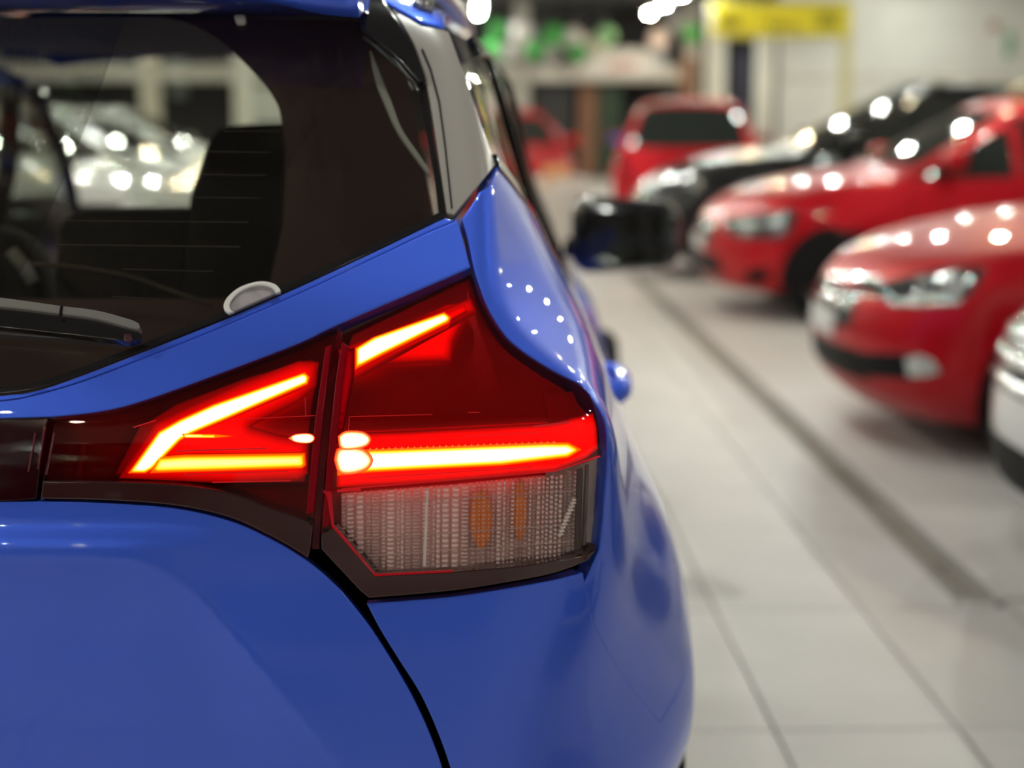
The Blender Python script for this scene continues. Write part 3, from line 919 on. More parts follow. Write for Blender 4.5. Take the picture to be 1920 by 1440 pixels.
# fuel door line is on the other side; door mirror
mir = empty('door_mirror', (0, 0, 0), 0, car)
bm = bmesh.new()
box_bm(bm, (-.14, 2.73, .915), (.185, 2.88, 1.125), .06, 4)
for v in bm.verts:
    if v.co.y > 2.79:
        v.co.z = 1.03 + (v.co.z - 1.03) * .72; v.co.x = .05 + (v.co.x - .05) * .85
    v.co.z -= .05 * (v.co.x - .05) * 1.5 * (1 if v.co.z > 1.02 else -.7)
mm_ = bm_mesh('mirror_case', bm, BLACKGLOSS, True)
obj('mirror_case', mm_, mir)
obj('mirror_glass', box_mesh('mirror_glass', (-.125, -.002, -.075), (.105, .002, .075), mat('mirror', (.55, .57, .56), rough=.02, metal=1.), .0), mir, (.03, 2.722, 1.015), math.radians(-13)).rotation_euler[0] = math.radians(-8)
obj('mirror_arm', tube_mesh('mirror_arm', [(-.16, 2.80, .985), (-.1, 2.80, .97), (-.04, 2.79, .965)], .03, BLACKGLOSS, 10), mir)
# wheels
def wheel(parent, x, y, r=.33, w=.2, sgn=1, spokes=5, rimmat=ALLOY):
    t = empty('wheel', (x, y, r), 0, parent)
    tp = [(r * .66, -w / 2), (r * .9, -w / 2), (r * .985, -w * .38), (r, -w * .2), (r, w * .2), (r * .985, w * .38), (r * .9, w / 2), (r * .66, w / 2)]
    obj('tyre', lathe_mesh('tyre', tp, TYRE, 36), t)
    rp = [(0.02, .42 * w * sgn), (r * .16, .44 * w * sgn), (r * .18, .3 * w * sgn)]
    obj('rim', lathe_mesh('rim', [(r * .67, .46 * w * sgn), (r * .62, .44 * w * sgn), (r * .58, .1 * w * sgn), (r * .2, .05 * w * sgn), (.001, .05 * w * sgn)], mat('rim_dark', (.06, .06, .065), rough=.35, metal=.7), 36), t)
    bm = bmesh.new()
    for k in range(spokes):
        M = Matrix.Rotation(2 * PI * k / spokes, 4, 'X')
        for s in (-1, 1):
            box_bm(bm, (.25 * w * sgn - .01, -.018 + s * .028, r * .1), (.25 * w * sgn + .02, .018 + s * .028, r * .64), .006, 1, M)
    obj('spokes', bm_mesh('spokes', bm, rimmat), t)
    obj('hub_cap', lathe_mesh('hub_cap', [(r * .15, .2 * w * sgn), (r * .15, .4 * w * sgn), (r * .1, .44 * w * sgn), (.001, .45 * w * sgn)], rimmat, 20), t)
    return t
for y in (.80, 3.41):
    wheel(car, -.075, y, .325, .2, 1)
    wheel(car, -1.685, y, .325, .2, -1)
    for sx, cx_ in ((1, -.10), (-1, -1.66)):
        av, af = [], []
        for i, a_ in enumerate(np.linspace(math.radians(-8), math.radians(188), 36)):
            for r_a, x_a in ((.372, -.16), (.385, .03), (.380, .045)):
                av.append((x_a * sx, r_a * math.cos(a_), r_a * math.sin(a_)))
        for i in range(35):
            for k in range(2):
                af.append((i * 3 + k, i * 3 + k + 1, i * 3 + k + 4, i * 3 + k + 3))
        obj('wheel_arch', mesh_from('wheel_arch', av, af, RUBBER), car, (cx_, y, .33))
# front end
B.panel('hood', B.top(), [(-.88, 3.08), (-.30, 3.04), (-.17, 3.2), (-.2, 3.8), (-.34, 4.08), (-.88, 4.2)], BLUE, depth=.015, bevel=.006, step=.06, mirror=-.88)
B.panel('front_bumper', B.front(), [(-.88, .25), (-.25, .25), (-.2, .45), (-.18, .62), (-.3, .78), (-.88, .80)], BLUE, depth=.015, bevel=.006, step=.05, mirror=-.88)
B.panel('grille', B.front(), [(-.88, .50), (-.55, .50), (-.48, .70), (-.88, .70)], BLACKGLOSS, off=.004, depth=.01, bevel=.006, step=.05, mirror=-.88)
B.panel('windscreen', B.top(), [(-.88, 3.05), (-.31, 3.0), (-.33, 2.6), (-.385, 2.1), (-.88, 2.1)], sheet('screen_glass', (.86, .9, .86), 1.5, .01), off=-.004, depth=0, bevel=.006, step=.06, mirror=-.88)

# ---- cabin
def upright(name, px, y, t, material, bev=.02, parent=car, step=None):
    """a block whose rear outline is the traced one on the plane y, t deep"""
    P = resample([(a, b) for a, b in px], 40)
    o, d = B.photo(P)
    tt = (y - o[:, 1]) / d[:, 1]
    q = o + d * tt[:, None]
    bm = bmesh.new()
    vs = [bm.verts.new(v) for v in q]
    f = bm.faces.new(vs)
    r = bmesh.ops.extrude_face_region(bm, geom=[f])
    ex = [v for v in r['geom'] if isinstance(v, bmesh.types.BMVert)]
    for v in ex: v.co.y += t
    bmesh.ops.recalc_face_normals(bm, faces=bm.faces)
    es = [e for e in bm.edges if len(e.link_faces) == 2 and e.calc_face_angle() > .8]
    bmesh.ops.bevel(bm, geom=es, offset=bev, segments=3, profile=.5, affect='EDGES', clamp_overlap=True)
    return obj(name, bm_mesh(name, bm, material, True), parent)
def seat(name, back, rest, y, t=.12, dy=.0):
    s = empty(name, (0, 0, 0), 0, car)
    if back: upright('seat_back', back, y, t, FABRIC, .025, s)
    if rest: upright('headrest', rest, y + dy, .09, FABRIC, .022, s)
    return s
seat('rear_seat', cr([(350, 372), (364, 330), (378, 285), (395, 252), (420, 238), (470, 233), (560, 230)], 4) + [(640, 300), (640, 640), (330, 640)], None, .85)
seat('rear_seat', cr([(98, 520), (104, 440), (114, 415), (138, 400), (170, 396), (345, 394)], 4) + [(372, 400), (372, 640), (98, 640)], None, .88)
seat('rear_seat', [(-330, 460), (-60, 430)] + cr([(-20, 432), (20, 450), (52, 485), (68, 520)], 4) + [(85, 640), (-330, 640)], None, .9)

# trim round the luggage bay, with the opening one looks through
ring_in = cr([(-330, 22), (100, 24), (290, 30), (392, 62), (470, 130), (512, 182), (527, 222), (534, 300), (530, 420)], 5) + [(500, 560), (-330, 560)]
P = resample(ring_in, 30)
Pout = np.array([(-420, -120), (900, -120), (900, 760), (-420, 760)], float)
allp = np.concatenate([P, Pout])
n1 = len(P)
vc, ec, fc, *_ = delaunay_2d_cdt([Vector(p / 1000.) for p in allp], [(i, (i + 1) % n1) for i in range(n1)] + [(n1 + i, n1 + (i + 1) % 4) for i in range(4)], [], 0, 1e-7)
V2 = np.array([(v[0] * 1000, v[1] * 1000) for v in vc])
o, d = B.photo(V2)
q = o + d * ((.50 - o[:, 1]) / d[:, 1])[:, None]
lim = np.array([min(v, -.30) for v in q[:, 0]])
q[:, 0] = lim
ff = []
for f in fc:
    c = V2[list(f)].mean(0)
    if not inside(P, c[None])[0]: ff.append(list(f))
gi = np.stack([q[:, 0], q[:, 1], q[:, 2]], -1)
inb = G_blue(gi) < -.012
# pull points that would poke through the skin back towards the middle
for _ in range(60):
    bad = G_blue(gi) > -.015
    if not bad.any(): break
    ctr = np.array([-.85, .9, 1.15])
    gi[bad] += (ctr - gi[bad]) * .03
obj('luggage_trim', mesh_from('luggage_trim', gi, ff, TRIM, smooth=False), car)
LEFT = -1.35
obj('headliner', mesh_from('headliner', [(LEFT, .5, 1.497), (-.42, .5, 1.497), (-.42, 2.02, 1.505), (LEFT, 2.02, 1.505)], [(0, 1, 2, 3)], LINER), car)
obj('roof_console', box_mesh('roof_console', (-.83, 1.55, 1.478), (-.55, 1.75, 1.50), mat('console', (.02, .02, .02), rough=.7), .01), car)
obj('luggage_floor', box_mesh('luggage_floor', (-1.5, .2, .66), (-.26, 1.0, .70), TRIM), car)
obj('cabin_floor', box_mesh('cabin_floor', (-1.6, 1.0, .28), (-.15, 3.1, .32), TRIM), car)
obj('dashboard', box_mesh('dashboard', (-1.5, 2.75, .7), (-.26, 3.05, .985), TRIM, .03), car)
obj('side_trim', mesh_from('side_trim', [(-.16, .5, .5), (-.16, 3., .5), (-.2, 3., .98), (-.2, .5, 1.06), (-1.6, .5, .5), (-1.6, 3., .5), (-1.56, 3., .98), (-1.56, .5, 1.06)], [(0, 1, 2, 3), (4, 5, 6, 7)], TRIM, smooth=False), car)
B.panel('glass_streak', ph, cr([(693, 94), (704, 150), (720, 192), (744, 245), (775, 290), (806, 330)], 4) + cr([(806, 318), (780, 280), (752, 238), (734, 190), (716, 145), (696, 94)], 4), mat('strip_grey', (.36, .34, .34), rough=.5), off=-.014, depth=.004, bevel=2, step=9)  # light grey strip imitating a reflected streak in the rear glass
B.panel('glint_chip', ph, [(439, 29), (444, 27), (456, 27), (460, 30), (456, 35), (443, 35)], mat('glint_pale', (.7, .68, .68), rough=.4), off=.004, depth=.012, bevel=1.2, step=5)  # pale chip standing in for a small glint under the spoiler
# shelf edge seen through the glass
def cabline(name, pts, y, r, material):
    o, d = B.photo(np.array(pts, float))
    q = o + d * ((y - o[:, 1]) / d[:, 1])[:, None]
    return obj(name, tube_mesh(name, [tuple(v) for v in q], r, material, 8), car)
cabline('luggage_strap', cr([(60, 495), (160, 503), (250, 520), (320, 545), (400, 572)], 4), .42, .003, mat('strap', (.09, .06, .05), rough=.8))
cabline('seat_belt', [(20, 470), (45, 500), (62, 530)], .8, .012, mat('belt', (.35, .33, .32), rough=.8))
# white oval piece on the lower corner of the glass
pc = seen([(474, 562)])[0]
oval_root = empty('oval_piece', tuple(B.o + pc[0] * B.ax + pc[1] * B.ay + pc[2] * B.az))
tag(oval_root, 'small white oval piece on the lower corner of the rear glass', 'cap')
bpy.context.view_layer.update()
arc_o = cr([(429, 587), (421, 581), (419, 570), (427, 555), (446, 539), (468, 530), (492, 526), (514, 531), (524, 540), (526, 546)], 4)
arc_i = cr([(517, 549), (513, 542), (505, 537), (490, 534), (470, 537), (450, 546), (436, 559), (430, 571), (433, 580), (439, 583)], 4)
for nm, pts, m_, of_ in (('oval_rim', arc_o + arc_i, mat('oval_white', (.72, .70, .70), rough=.35), .003), ('oval_face', arc_i[::-1], mat('oval_face', (.26, .235, .25), rough=.3, noise=.5, nscale=30), .0)):
    o_ = obj(nm, B.panel(nm, ph, pts, m_, off=of_, depth=.004, bevel=1.5, step=5, link=False), oval_root)
    o_.matrix_parent_inverse = oval_root.matrix_world.inverted() @ car.matrix_world

# ---- the other half of the car, mirrored about its middle
def mirror_tree(o, parent):
    c = o.copy()
    if o.type == 'MESH':
        me = o.data.copy()
        n_ = len(me.vertices)
        co = np.zeros(n_ * 3); me.vertices.foreach_get('co', co); co = co.reshape(-1, 3)
        nor = np.zeros(len(me.loops) * 3); me.corner_normals.foreach_get('vector', nor); nor = nor.reshape(-1, 3)
        vn = np.zeros((n_, 3)); li = np.zeros(len(me.loops), int); me.loops.foreach_get('vertex_index', li)
        vn[li] = nor
        co[:, 0] = -1.76 - co[:, 0]; vn[:, 0] *= -1
        fs = [list(p.vertices)[::-1] for p in me.polygons]
        c.data = mesh_from(o.data.name, co, fs, o.data.materials[0], vn)
        if 'glow' in me.attributes:
            ga = np.zeros(n_, np.float32); me.attributes['glow'].data.foreach_get('value', ga)
            c.data.attributes.new('glow', 'FLOAT', 'POINT').data.foreach_set('value', ga)
    COL.objects.link(c)
    c.parent = parent
    for ch in o.children: mirror_tree(ch, c)
for o_ in list(car.children):
    nm = o_.name.split('.')[0]
    if nm in ('quarter_panel', 'pillar_trim', 'spoiler_wing', 'rear_door', 'front_door', 'front_fender', 'sill', 'side_window', 'window_trim', 'door_pillar', 'roof_rail', 'door_handle', 'door_mirror'):
        mirror_tree(o_, car)
for src in (OL, IL):
    t = empty(src.name.split('.')[0], (0, 0, 0), 0, car)
    for o_ in list(src.children):
        nm = o_.name.split('.')[0]
        if nm in ('lamp_housing', 'red_lens', 'clear_lens', 'lamp_bezel', 'lamp_reflector', 'light_guide', 'light_bar', 'led_spot', 'lamp_bowl', 'bulb'):
            mirror_tree(o_, t)
# ================================================================ the showroom
def struct(name, me, parent=None, **k):
    return tag(obj(name, me, parent, **k), kind='structure')
CEIL = 3.9
XW, XE, YN, YS = -11.0, 12.5, 36.0, -9.0
WHITE = mat('wall_white', (.62, .61, .57), rough=.7, noise=.05, nscale=2.)
GREYW = mat('wall_grey', (.30, .30, .30), rough=.8, noise=.06, nscale=2.)
DARKW = mat('wall_dark', (.035, .033, .036), rough=.8)
struct('floor', box_mesh('floor', (XW, YS, -.06), (XE, YN, -.012), mat('grout', (.25, .235, .22), rough=.8)))
fl = bpy.data.objects['floor']
TILE = mat('floor_tile', (.56, .53, .515), rough=.42, spec=.3, noise=.05, nscale=3., var=.03)
TW, TL, JN = .4155, .83, .005
X00, Y00 = .682, 3.16
def tile_mesh(w, l):
    bm = bmesh.new()
    box_bm(bm, (JN / 2, JN / 2, -.012), (w - JN / 2, l - JN / 2, 0))
    top = [f for f in bm.faces if f.normal.z > .9]
    bmesh.ops.bevel(bm, geom=[e for f in top for e in f.edges], offset=.0015, segments=1, affect='EDGES')
    return bm_mesh('tile', bm, TILE)
tme = tile_mesh(TW, TL)
DRX0, DRX1, DRY0 = 1.395, 1.475, 4.08        # drain channel along the aisle
cells = []
i0, i1 = int((XW - X00) / TW), int((XE - X00) / TW)
for i in range(i0, i1):
    for j in range(int((YS - Y00) / TL), int((YN - Y00) / TL)):
        x, y = X00 + i * TW, Y00 + j * TL
        cx, cy = x + TW / 2, y + TL / 2
        q = np.array([cx, cy, 0]) - CAM
        d = q @ FW
        px, py = (960 + F * (q @ RT) / d, 720 - F * (q @ UP) / d) if d > .5 else (-9e9, 0)
        vis = d > .5 and 1180 < px < 2050 and py < 1560
        cells.append((0 if vis else 1, d if vis else abs(cy) + abs(cx), x, y))
cells.sort()
rest = []
n_single = 0
def cut(x, y):
    """tiles that the drain channel cuts"""
    return x < DRX1 + .012 and x + TW > DRX0 - .012 and y + TL > DRY0
tv, tf = [], []
def add_rest(x0, x1, y0, y1):
    k = len(tv)
    h = JN / 2
    tv.extend([(x0 + h, y0 + h, 0), (x1 - h, y0 + h, 0), (x1 - h, y1 - h, 0), (x0 + h, y1 - h, 0)])
    tf.append((k, k + 1, k + 2, k + 3))
for v, d, x, y in cells:
    if cut(x, y):
        ys = max(y, DRY0)
        for a, b in ((x, DRX0 - .012), (DRX1 + .012, x + TW)):
            if b - a > .03:
                if v == 0 and n_single < 280:
                    n_single += 1
                    obj('tile', box_mesh('tile', (a + JN / 2, y + JN / 2, -.012), (b - JN / 2, y + TL - JN / 2, 0), TILE), fl)
                else:
                    add_rest(a, b, y, y + TL)
        if y < DRY0:
            add_rest(DRX0 - .012, DRX1 + .012, y, DRY0)
        continue
    if v == 0 and n_single < 280:
        n_single += 1
        obj('tile', tme, fl, (x, y, 0))
    else:
        add_rest(x, x + TW, y, y + TL)
r_ = obj('tile', mesh_from('tile_rest', tv, tf, TILE, smooth=False), fl)
tag(r_, kind='stuff')
dr = empty('drain_channel', (0, 0, 0))
tag(dr, 'long grey drain channel set in the white tiles along the aisle', 'drain')
obj('channel', box_mesh('channel', (DRX0, DRY0, -.012), (DRX1, YN - 1, -.004), mat('drain_grey', (.20, .175, .15), rough=.6, noise=.2, nscale=8)), dr)
obj('channel_edge', box_mesh('channel_edge', (DRX0 - .012, DRY0 - .01, -.012), (DRX0, YN - 1, .001), mat('drain_edge', (.33, .31, .29), rough=.5)), dr)
obj('channel_edge', box_mesh('channel_edge', (DRX1, DRY0 - .01, -.012), (DRX1 + .012, YN - 1, .001), mat('drain_edge', (.33, .31, .29), rough=.5)), dr)
cj = obj('cross_joint', box_mesh('cross_joint', (DRX0, DRY0 - .045, -.012), (3.4, DRY0 - .005, .0008), mat('drain_edge', (.33, .31, .29), rough=.5)), dr)

struct('ceiling', box_mesh('ceiling', (XW, YS, CEIL), (XE, YN, CEIL + .1), mat('ceiling_grey', (.17, .17, .168), rough=.85, noise=.05, nscale=1.5)))
struct('wall_north', box_mesh('wall_north', (XW, YN, 0), (XE, YN + .2, CEIL), DARKW))
struct('wall_west', box_mesh('wall_west', (XW - .2, YS, 0), (XW, YN, CEIL), WHITE))
struct('wall_east', box_mesh('wall_east', (XE, YS, 0), (XE + .2, YN, CEIL), WHITE))
struct('wall_south', box_mesh('wall_south', (XW, YS - .2, 0), (XE, YS, CEIL), mat('wall_charcoal', (.14, .14, .145), rough=.7)))
# white partition block on the right, with panel seams
PYB = 26.0
wl = struct('wall_partition', box_mesh('wall_partition', (5.35, PYB, 0), (XE, PYB + .25, CEIL), WHITE))
for k, (a, b) in enumerate(((5.36, 6.95), (6.97, 8.72), (8.74, 10.6), (10.62, XE))):
    obj('wall_panel', box_mesh('wall_panel', (a, PYB - .02, .02), (b, PYB - .001, CEIL - .06), WHITE, .008, 1), wl)
struct('trim_1', box_mesh('trim_1', (5.35, PYB - .05, 2.0), (XE, PYB - .021, 2.06), mat('trim_beige', (.5, .47, .40), rough=.6)))
# mezzanine front beam and columns
MZ = 33.5
BEAMM = mat('beam_beige', (.55, .51, .45), rough=.6, noise=.05, nscale=1.)
struct('beam', box_mesh('beam', (XW, MZ, 2.15), (5.2, MZ + .35, 2.47), BEAMM, .01, 1))
struct('mezzanine_slab', box_mesh('mezzanine_slab', (XW, MZ + .35, 2.25), (5.2, YN, 2.4), GREYW))
for x in (1.15, 4.9):
    struct('column', box_mesh('column', (x - .17, MZ - .12, 0), (x + .17, MZ + .22, CEIL), mat('column_grey', (.42, .40, .36), rough=.6), .02, 1))
for x in (4.22, 5.05):
    struct('column', box_mesh('column', (x - .14, PYB - .2, 0), (x + .14, PYB + .1, 2.75), mat('column_white', (.6, .58, .52), rough=.6), .02, 1))
# openings and panels under the mezzanine
PAN = [('door_panel', 2.45, 2.85, 0, 2.12, (.16, .07, .035), 'brown panel under the end of the mezzanine beam', 'panel'),
       ('display_board', 1.2, 2.3, 0, 2.1, (.012, .011, .013), 'black board under the mezzanine beside the grey column', 'board'),
       ('display_board', -.6, .95, 0, 2.1, (.09, .09, .075), 'grey board under the mezzanine left of the grey column', 'board'),
       ('display_board', 2.9, 3.4, 0, 2.3, (.01, .03, .012), 'dark green board right of the brown panel', 'board')]
for nm, a, b, z0, z1, c, lb, ct in PAN:
    y = MZ - .0
    k = 27.5 / MZ if nm == 'door_panel' or 'green' in lb else 1.
    o_ = obj(nm, box_mesh(nm, (a * 1.0, MZ + .4, z0), (b, MZ + .46, z1), mat('m_' + lb[:8], c, rough=.6), .01, 1))
    tag(o_, lb, ct)
def at_y(px, py, Y):
    r = FW + (px - 960) / F * RT + (720 - py) / F * UP
    return CAM + r * (Y / r[1])
def slab(name, px0, py0, px1, py1, Y, t, material, bev=.01, label=None, cat=None, parent=None):
    a, b = at_y(px0, py1, Y), at_y(px1, py0, Y)
    o_ = obj(name, box_mesh(name, (a[0], Y, a[2]), (b[0], Y + t, b[2]), material, bev, 1), parent)
    if label: tag(o_, label, cat)
    return o_
slab('door_panel', 1272, 108, 1308, 348, 30.0, .06, mat('brown_panel', (.17, .075, .035), rough=.6), .01, 'brown upright panel right of the white counter sign', 'panel')
slab('door_panel', 1308, 112, 1332, 347, 30.2, .06, mat('green_panel', (.012, .03, .012), rough=.6), .01, 'dark green upright panel right of the brown one', 'panel')
slab('dark_doorway', 1372, 98, 1426, 358, 27.5, .06, mat('navy_panel', (.025, .024, .045), rough=.6), .01, 'dark blue black panel between the two white columns', 'panel')
# balloons
BG_, BW_, BB_ = mat('balloon_green', (.05, .32, .06), rough=.3), mat('balloon_white', (.62, .60, .58), rough=.3), mat('balloon_dark', (.06, .055, .075), rough=.3)
BALL = []
def balloon(px, py, r, m_, lb):
    p = at_y(px, py, MZ - .5 - .55 * (len(BALL) % 3)); BALL.append(1)
    r = min(r, .24)
    t = empty('balloon', tuple(p))
    prof = [(.001, -1.22 * r), (.05 * r, -1.15 * r), (.3 * r, -.98 * r)] + [(r * math.cos(a), r * math.sin(a)) for a in np.linspace(-1.1, 1.45, 12)] + [(.001, r)]
    obj('balloon_skin', lathe_mesh('balloon_skin', prof, m_, 20, 'z'), t)
    obj('balloon_knot', lathe_mesh('balloon_knot', [(.001, -1.2 * r), (.07 * r, -1.28 * r), (.001, -1.29 * r)], m_, 8, 'z'), t)
    obj('balloon_string', tube_mesh('balloon_string', [(0, 0, .99 * r), (0, 0, CEIL - p[2] - .001)], .004, mat('string', (.5, .5, .5)), 6), t)
    tag(t, lb, 'balloon', 'balloons along the mezzanine edge')
for px, py, r, m_, lb in [
    (934, 56, .2, BG_, 'green balloon left of the grey column, upper of two'), (922, 96, .23, BG_, 'green balloon left of the grey column, lower of two'),
    (979, 60, .25, BW_, 'white balloon in front of the grey column, upper of two'), (953, 98, .2, BW_, 'white balloon beside the grey column, lower of two'),
    (1004, 92, .23, BG_, 'green balloon right of the grey column, low'), (1038, 66, .23, BG_, 'green balloon between two white balloons, high'),
    (1031, 96, .24, BW_, 'white balloon between two green balloons, low'), (1074, 73, .26, BW_, 'large white balloon right of the high green one'),
    (1084, 98, .2, BG_, 'green balloon under the large white one'), (1010, 62, .2, BB_, 'dark grey balloon between the white and green ones'),
    (1116, 86, .25, mat('balloon_cream', (.55, .54, .45), rough=.3), 'cream balloon over the white counter sign'), (1136, 68, .2, mat('balloon_mint', (.2, .42, .2), rough=.3), 'pale green balloon beside the cream one'),
    (1236, 76, .26, mat('balloon_pink', (.6, .5, .48), rough=.3), 'pinkish white balloon above the counter sign'), (1300, 62, .2, BG_, 'small green balloon left of the yellow sign')]:
    balloon(px, py, r, m_, lb)
# white counter sign with red lettering
cs = slab('counter_sign', 1090, 92, 1250, 142, MZ - .08, .079, mat('sign_white', (.62, .62, .61), rough=.5), .02, 'white sign board with red lettering on the mezzanine edge', 'sign')
RED_S = mat('sign_red', (.34, .02, .03), rough=.5)
for k, (a, b, t0, t1) in enumerate(((1141, 1150, 119, 131), (1152, 1160, 118, 130), (1163, 1171, 116, 129), (1174, 1182, 115, 128), (1185, 1193, 114, 127))):
    slab('letter', a, t0, b, t1, MZ - .10, .02, RED_S, .004, parent=cs)
slab('beige_bag', 1060, 116, 1080, 144, MZ - .2, .2, mat('bag', (.45, .44, .42), rough=.7), .05, 'grey white bag on the mezzanine edge beside the sign', 'bag')
# yellow banner gantry
gy = 24.5
YELL = mat('banner_yellow', (.70, .61, .0), rough=.5)
INK = mat('banner_ink', (.16, .14, .0), rough=.6)
gn = empty('banner_gantry', (0, 0, 0))
tag(gn, 'yellow banner with dark chevrons carried on a yellow post', 'banner')
slab('banner', 1338, 10, 1592, 64, gy, .06, YELL, .01, parent=gn)
slab('banner_frame', 1332, 2, 1598, 10, gy + .02, .05, mat('frame_cream', (.45, .41, .12), rough=.6), .01, parent=gn)
slab('banner_frame', 1332, 64, 1598, 72, gy + .02, .05, mat('frame_cream', (.45, .41, .12), rough=.6), .01, parent=gn)
pa = at_y(1592, 60, gy)
obj('post', box_mesh('post', (pa[0] - .09, gy + .05, 0), (pa[0] + .09, gy + .2, pa[2] + .45), mat('post_yellow', (.54, .51, .28), rough=.5), .02, 1), gn)
pb = at_y(1338, 60, gy)
obj('post', box_mesh('post', (pb[0] - .09, gy + .05, 0), (pb[0] + .09, gy + .2, pb[2] + .45), mat('post_cream', (.52, .50, .42), rough=.5), .02, 1), gn)
for cx_ in (1352, 1366, 1380, 1538, 1553, 1568):
    for s in (-1, 1):
        a, b = at_y(cx_ - s * 6, 24, gy - .012), at_y(cx_ + s * 5, 52, gy - .012)
        bm = bmesh.new()
        mid = (a + b) / 2
        L = math.hypot(b[0] - a[0], b[2] - a[2])
        M = Matrix.Translation(mid) @ Matrix.Rotation(-math.atan2(b[2] - a[2], b[0] - a[0]), 4, 'Y')
        box_bm(bm, (-L / 2, -.005, -.02), (L / 2, .005, .02), 0, 1, M)
        obj('chevron', bm_mesh('chevron', bm, INK), gn)
for (a, b, t0, t1) in [(1425, 1432, 14, 22), (1440, 1452, 40, 56), (1455, 1466, 40, 56), (1470, 1478, 43, 57), (1483, 1490, 44, 57), (1495, 1502, 45, 58)]:
    slab('lettering', a, t0, b, t1, gy - .012, .01, INK, .002, parent=gn)
# small things on the white wall
slab('exit_sign', 1886, 60, 1900, 105, PYB - .08, .04, mat('sign_green', (.06, .30, .13), rough=.5), .01, 'small green upright sign on the white wall', 'sign')
slab('fire_bell', 1856, 40, 1874, 58, PYB - .1, .06, mat('bell_red', (.36, .16, .11), rough=.5), .03, 'small red box high on the white wall', 'alarm')
slab('wall_unit', 1250, 14, 1300, 60, MZ - .1, .2, GREYW, .02, 'grey air unit on the mezzanine left of the yellow sign', 'air unit')

# ceiling lamps: a housing, a stem and a bright dome
LAMP = glow('lamp_light', (.96, 1., .91), LAMP_POWER)
LAMPW = glow('lamp_light_warm', (1., .80, .52), LAMP_POWER)
hb = lathe_mesh('housing', [(.001, .12), (.05, .12), (.06, .03), (.10, .0), (.10, -.01)], mat('lamp_metal', (.5, .5, .5), rough=.4, metal=.5), 16, 'z')
db = lathe_mesh('dome', [(.038, -.0), (.031, -.018), (.016, -.029), (.001, -.032)], LAMP, 10, 'z')
sb = lathe_mesh('stem', [(.01, .12), (.01, CEIL - 3.5)], mat('lamp_metal', (.5, .5, .5), rough=.4), 8, 'z')
LROWS = []
for rx in (-7.0, -3.4, .2, 3.75, 7.3):
    for y in np.arange(-7.4, 33, 2.45):
        if rx == .2 and y < 2: continue
        k_ = int(round((y + 7.4) / 2.45))
        if rx == 7.3 and -3 < y < 5: continue
        if rx == 3.75 and -3 < y < 6 and k_ % 2: continue
        LROWS.append((rx, y))
for k, (x, y) in enumerate(LROWS):
    t = empty('ceiling_lamp', (x, y, 3.5))
    obj('housing', hb, t); dm_ = obj('dome', db, t);
    if k % 4 == 1: dm_.material_slots[0].link = 'OBJECT'; dm_.material_slots[0].material = LAMPW
    obj('stem', sb, t)
    row = ['far west row', 'row above the left cars', 'row straight above the aisle', 'row above the red cars', 'row along the east wall'][(-7.0, -3.4, .2, 3.75, 7.3).index(x)]
    nth = ['first', 'second', 'third', 'fourth', 'fifth', 'sixth', 'seventh', 'eighth', 'ninth', 'tenth', 'eleventh', 'twelfth', 'thirteenth', 'fourteenth', 'fifteenth', 'sixteenth', 'seventeenth'][int(round((y + 7.4) / 2.45))]
    tag(t, 'white ceiling lamp, %s from the south wall in the %s' % (nth, row), 'lamp', 'ceiling lamps of the showroom')

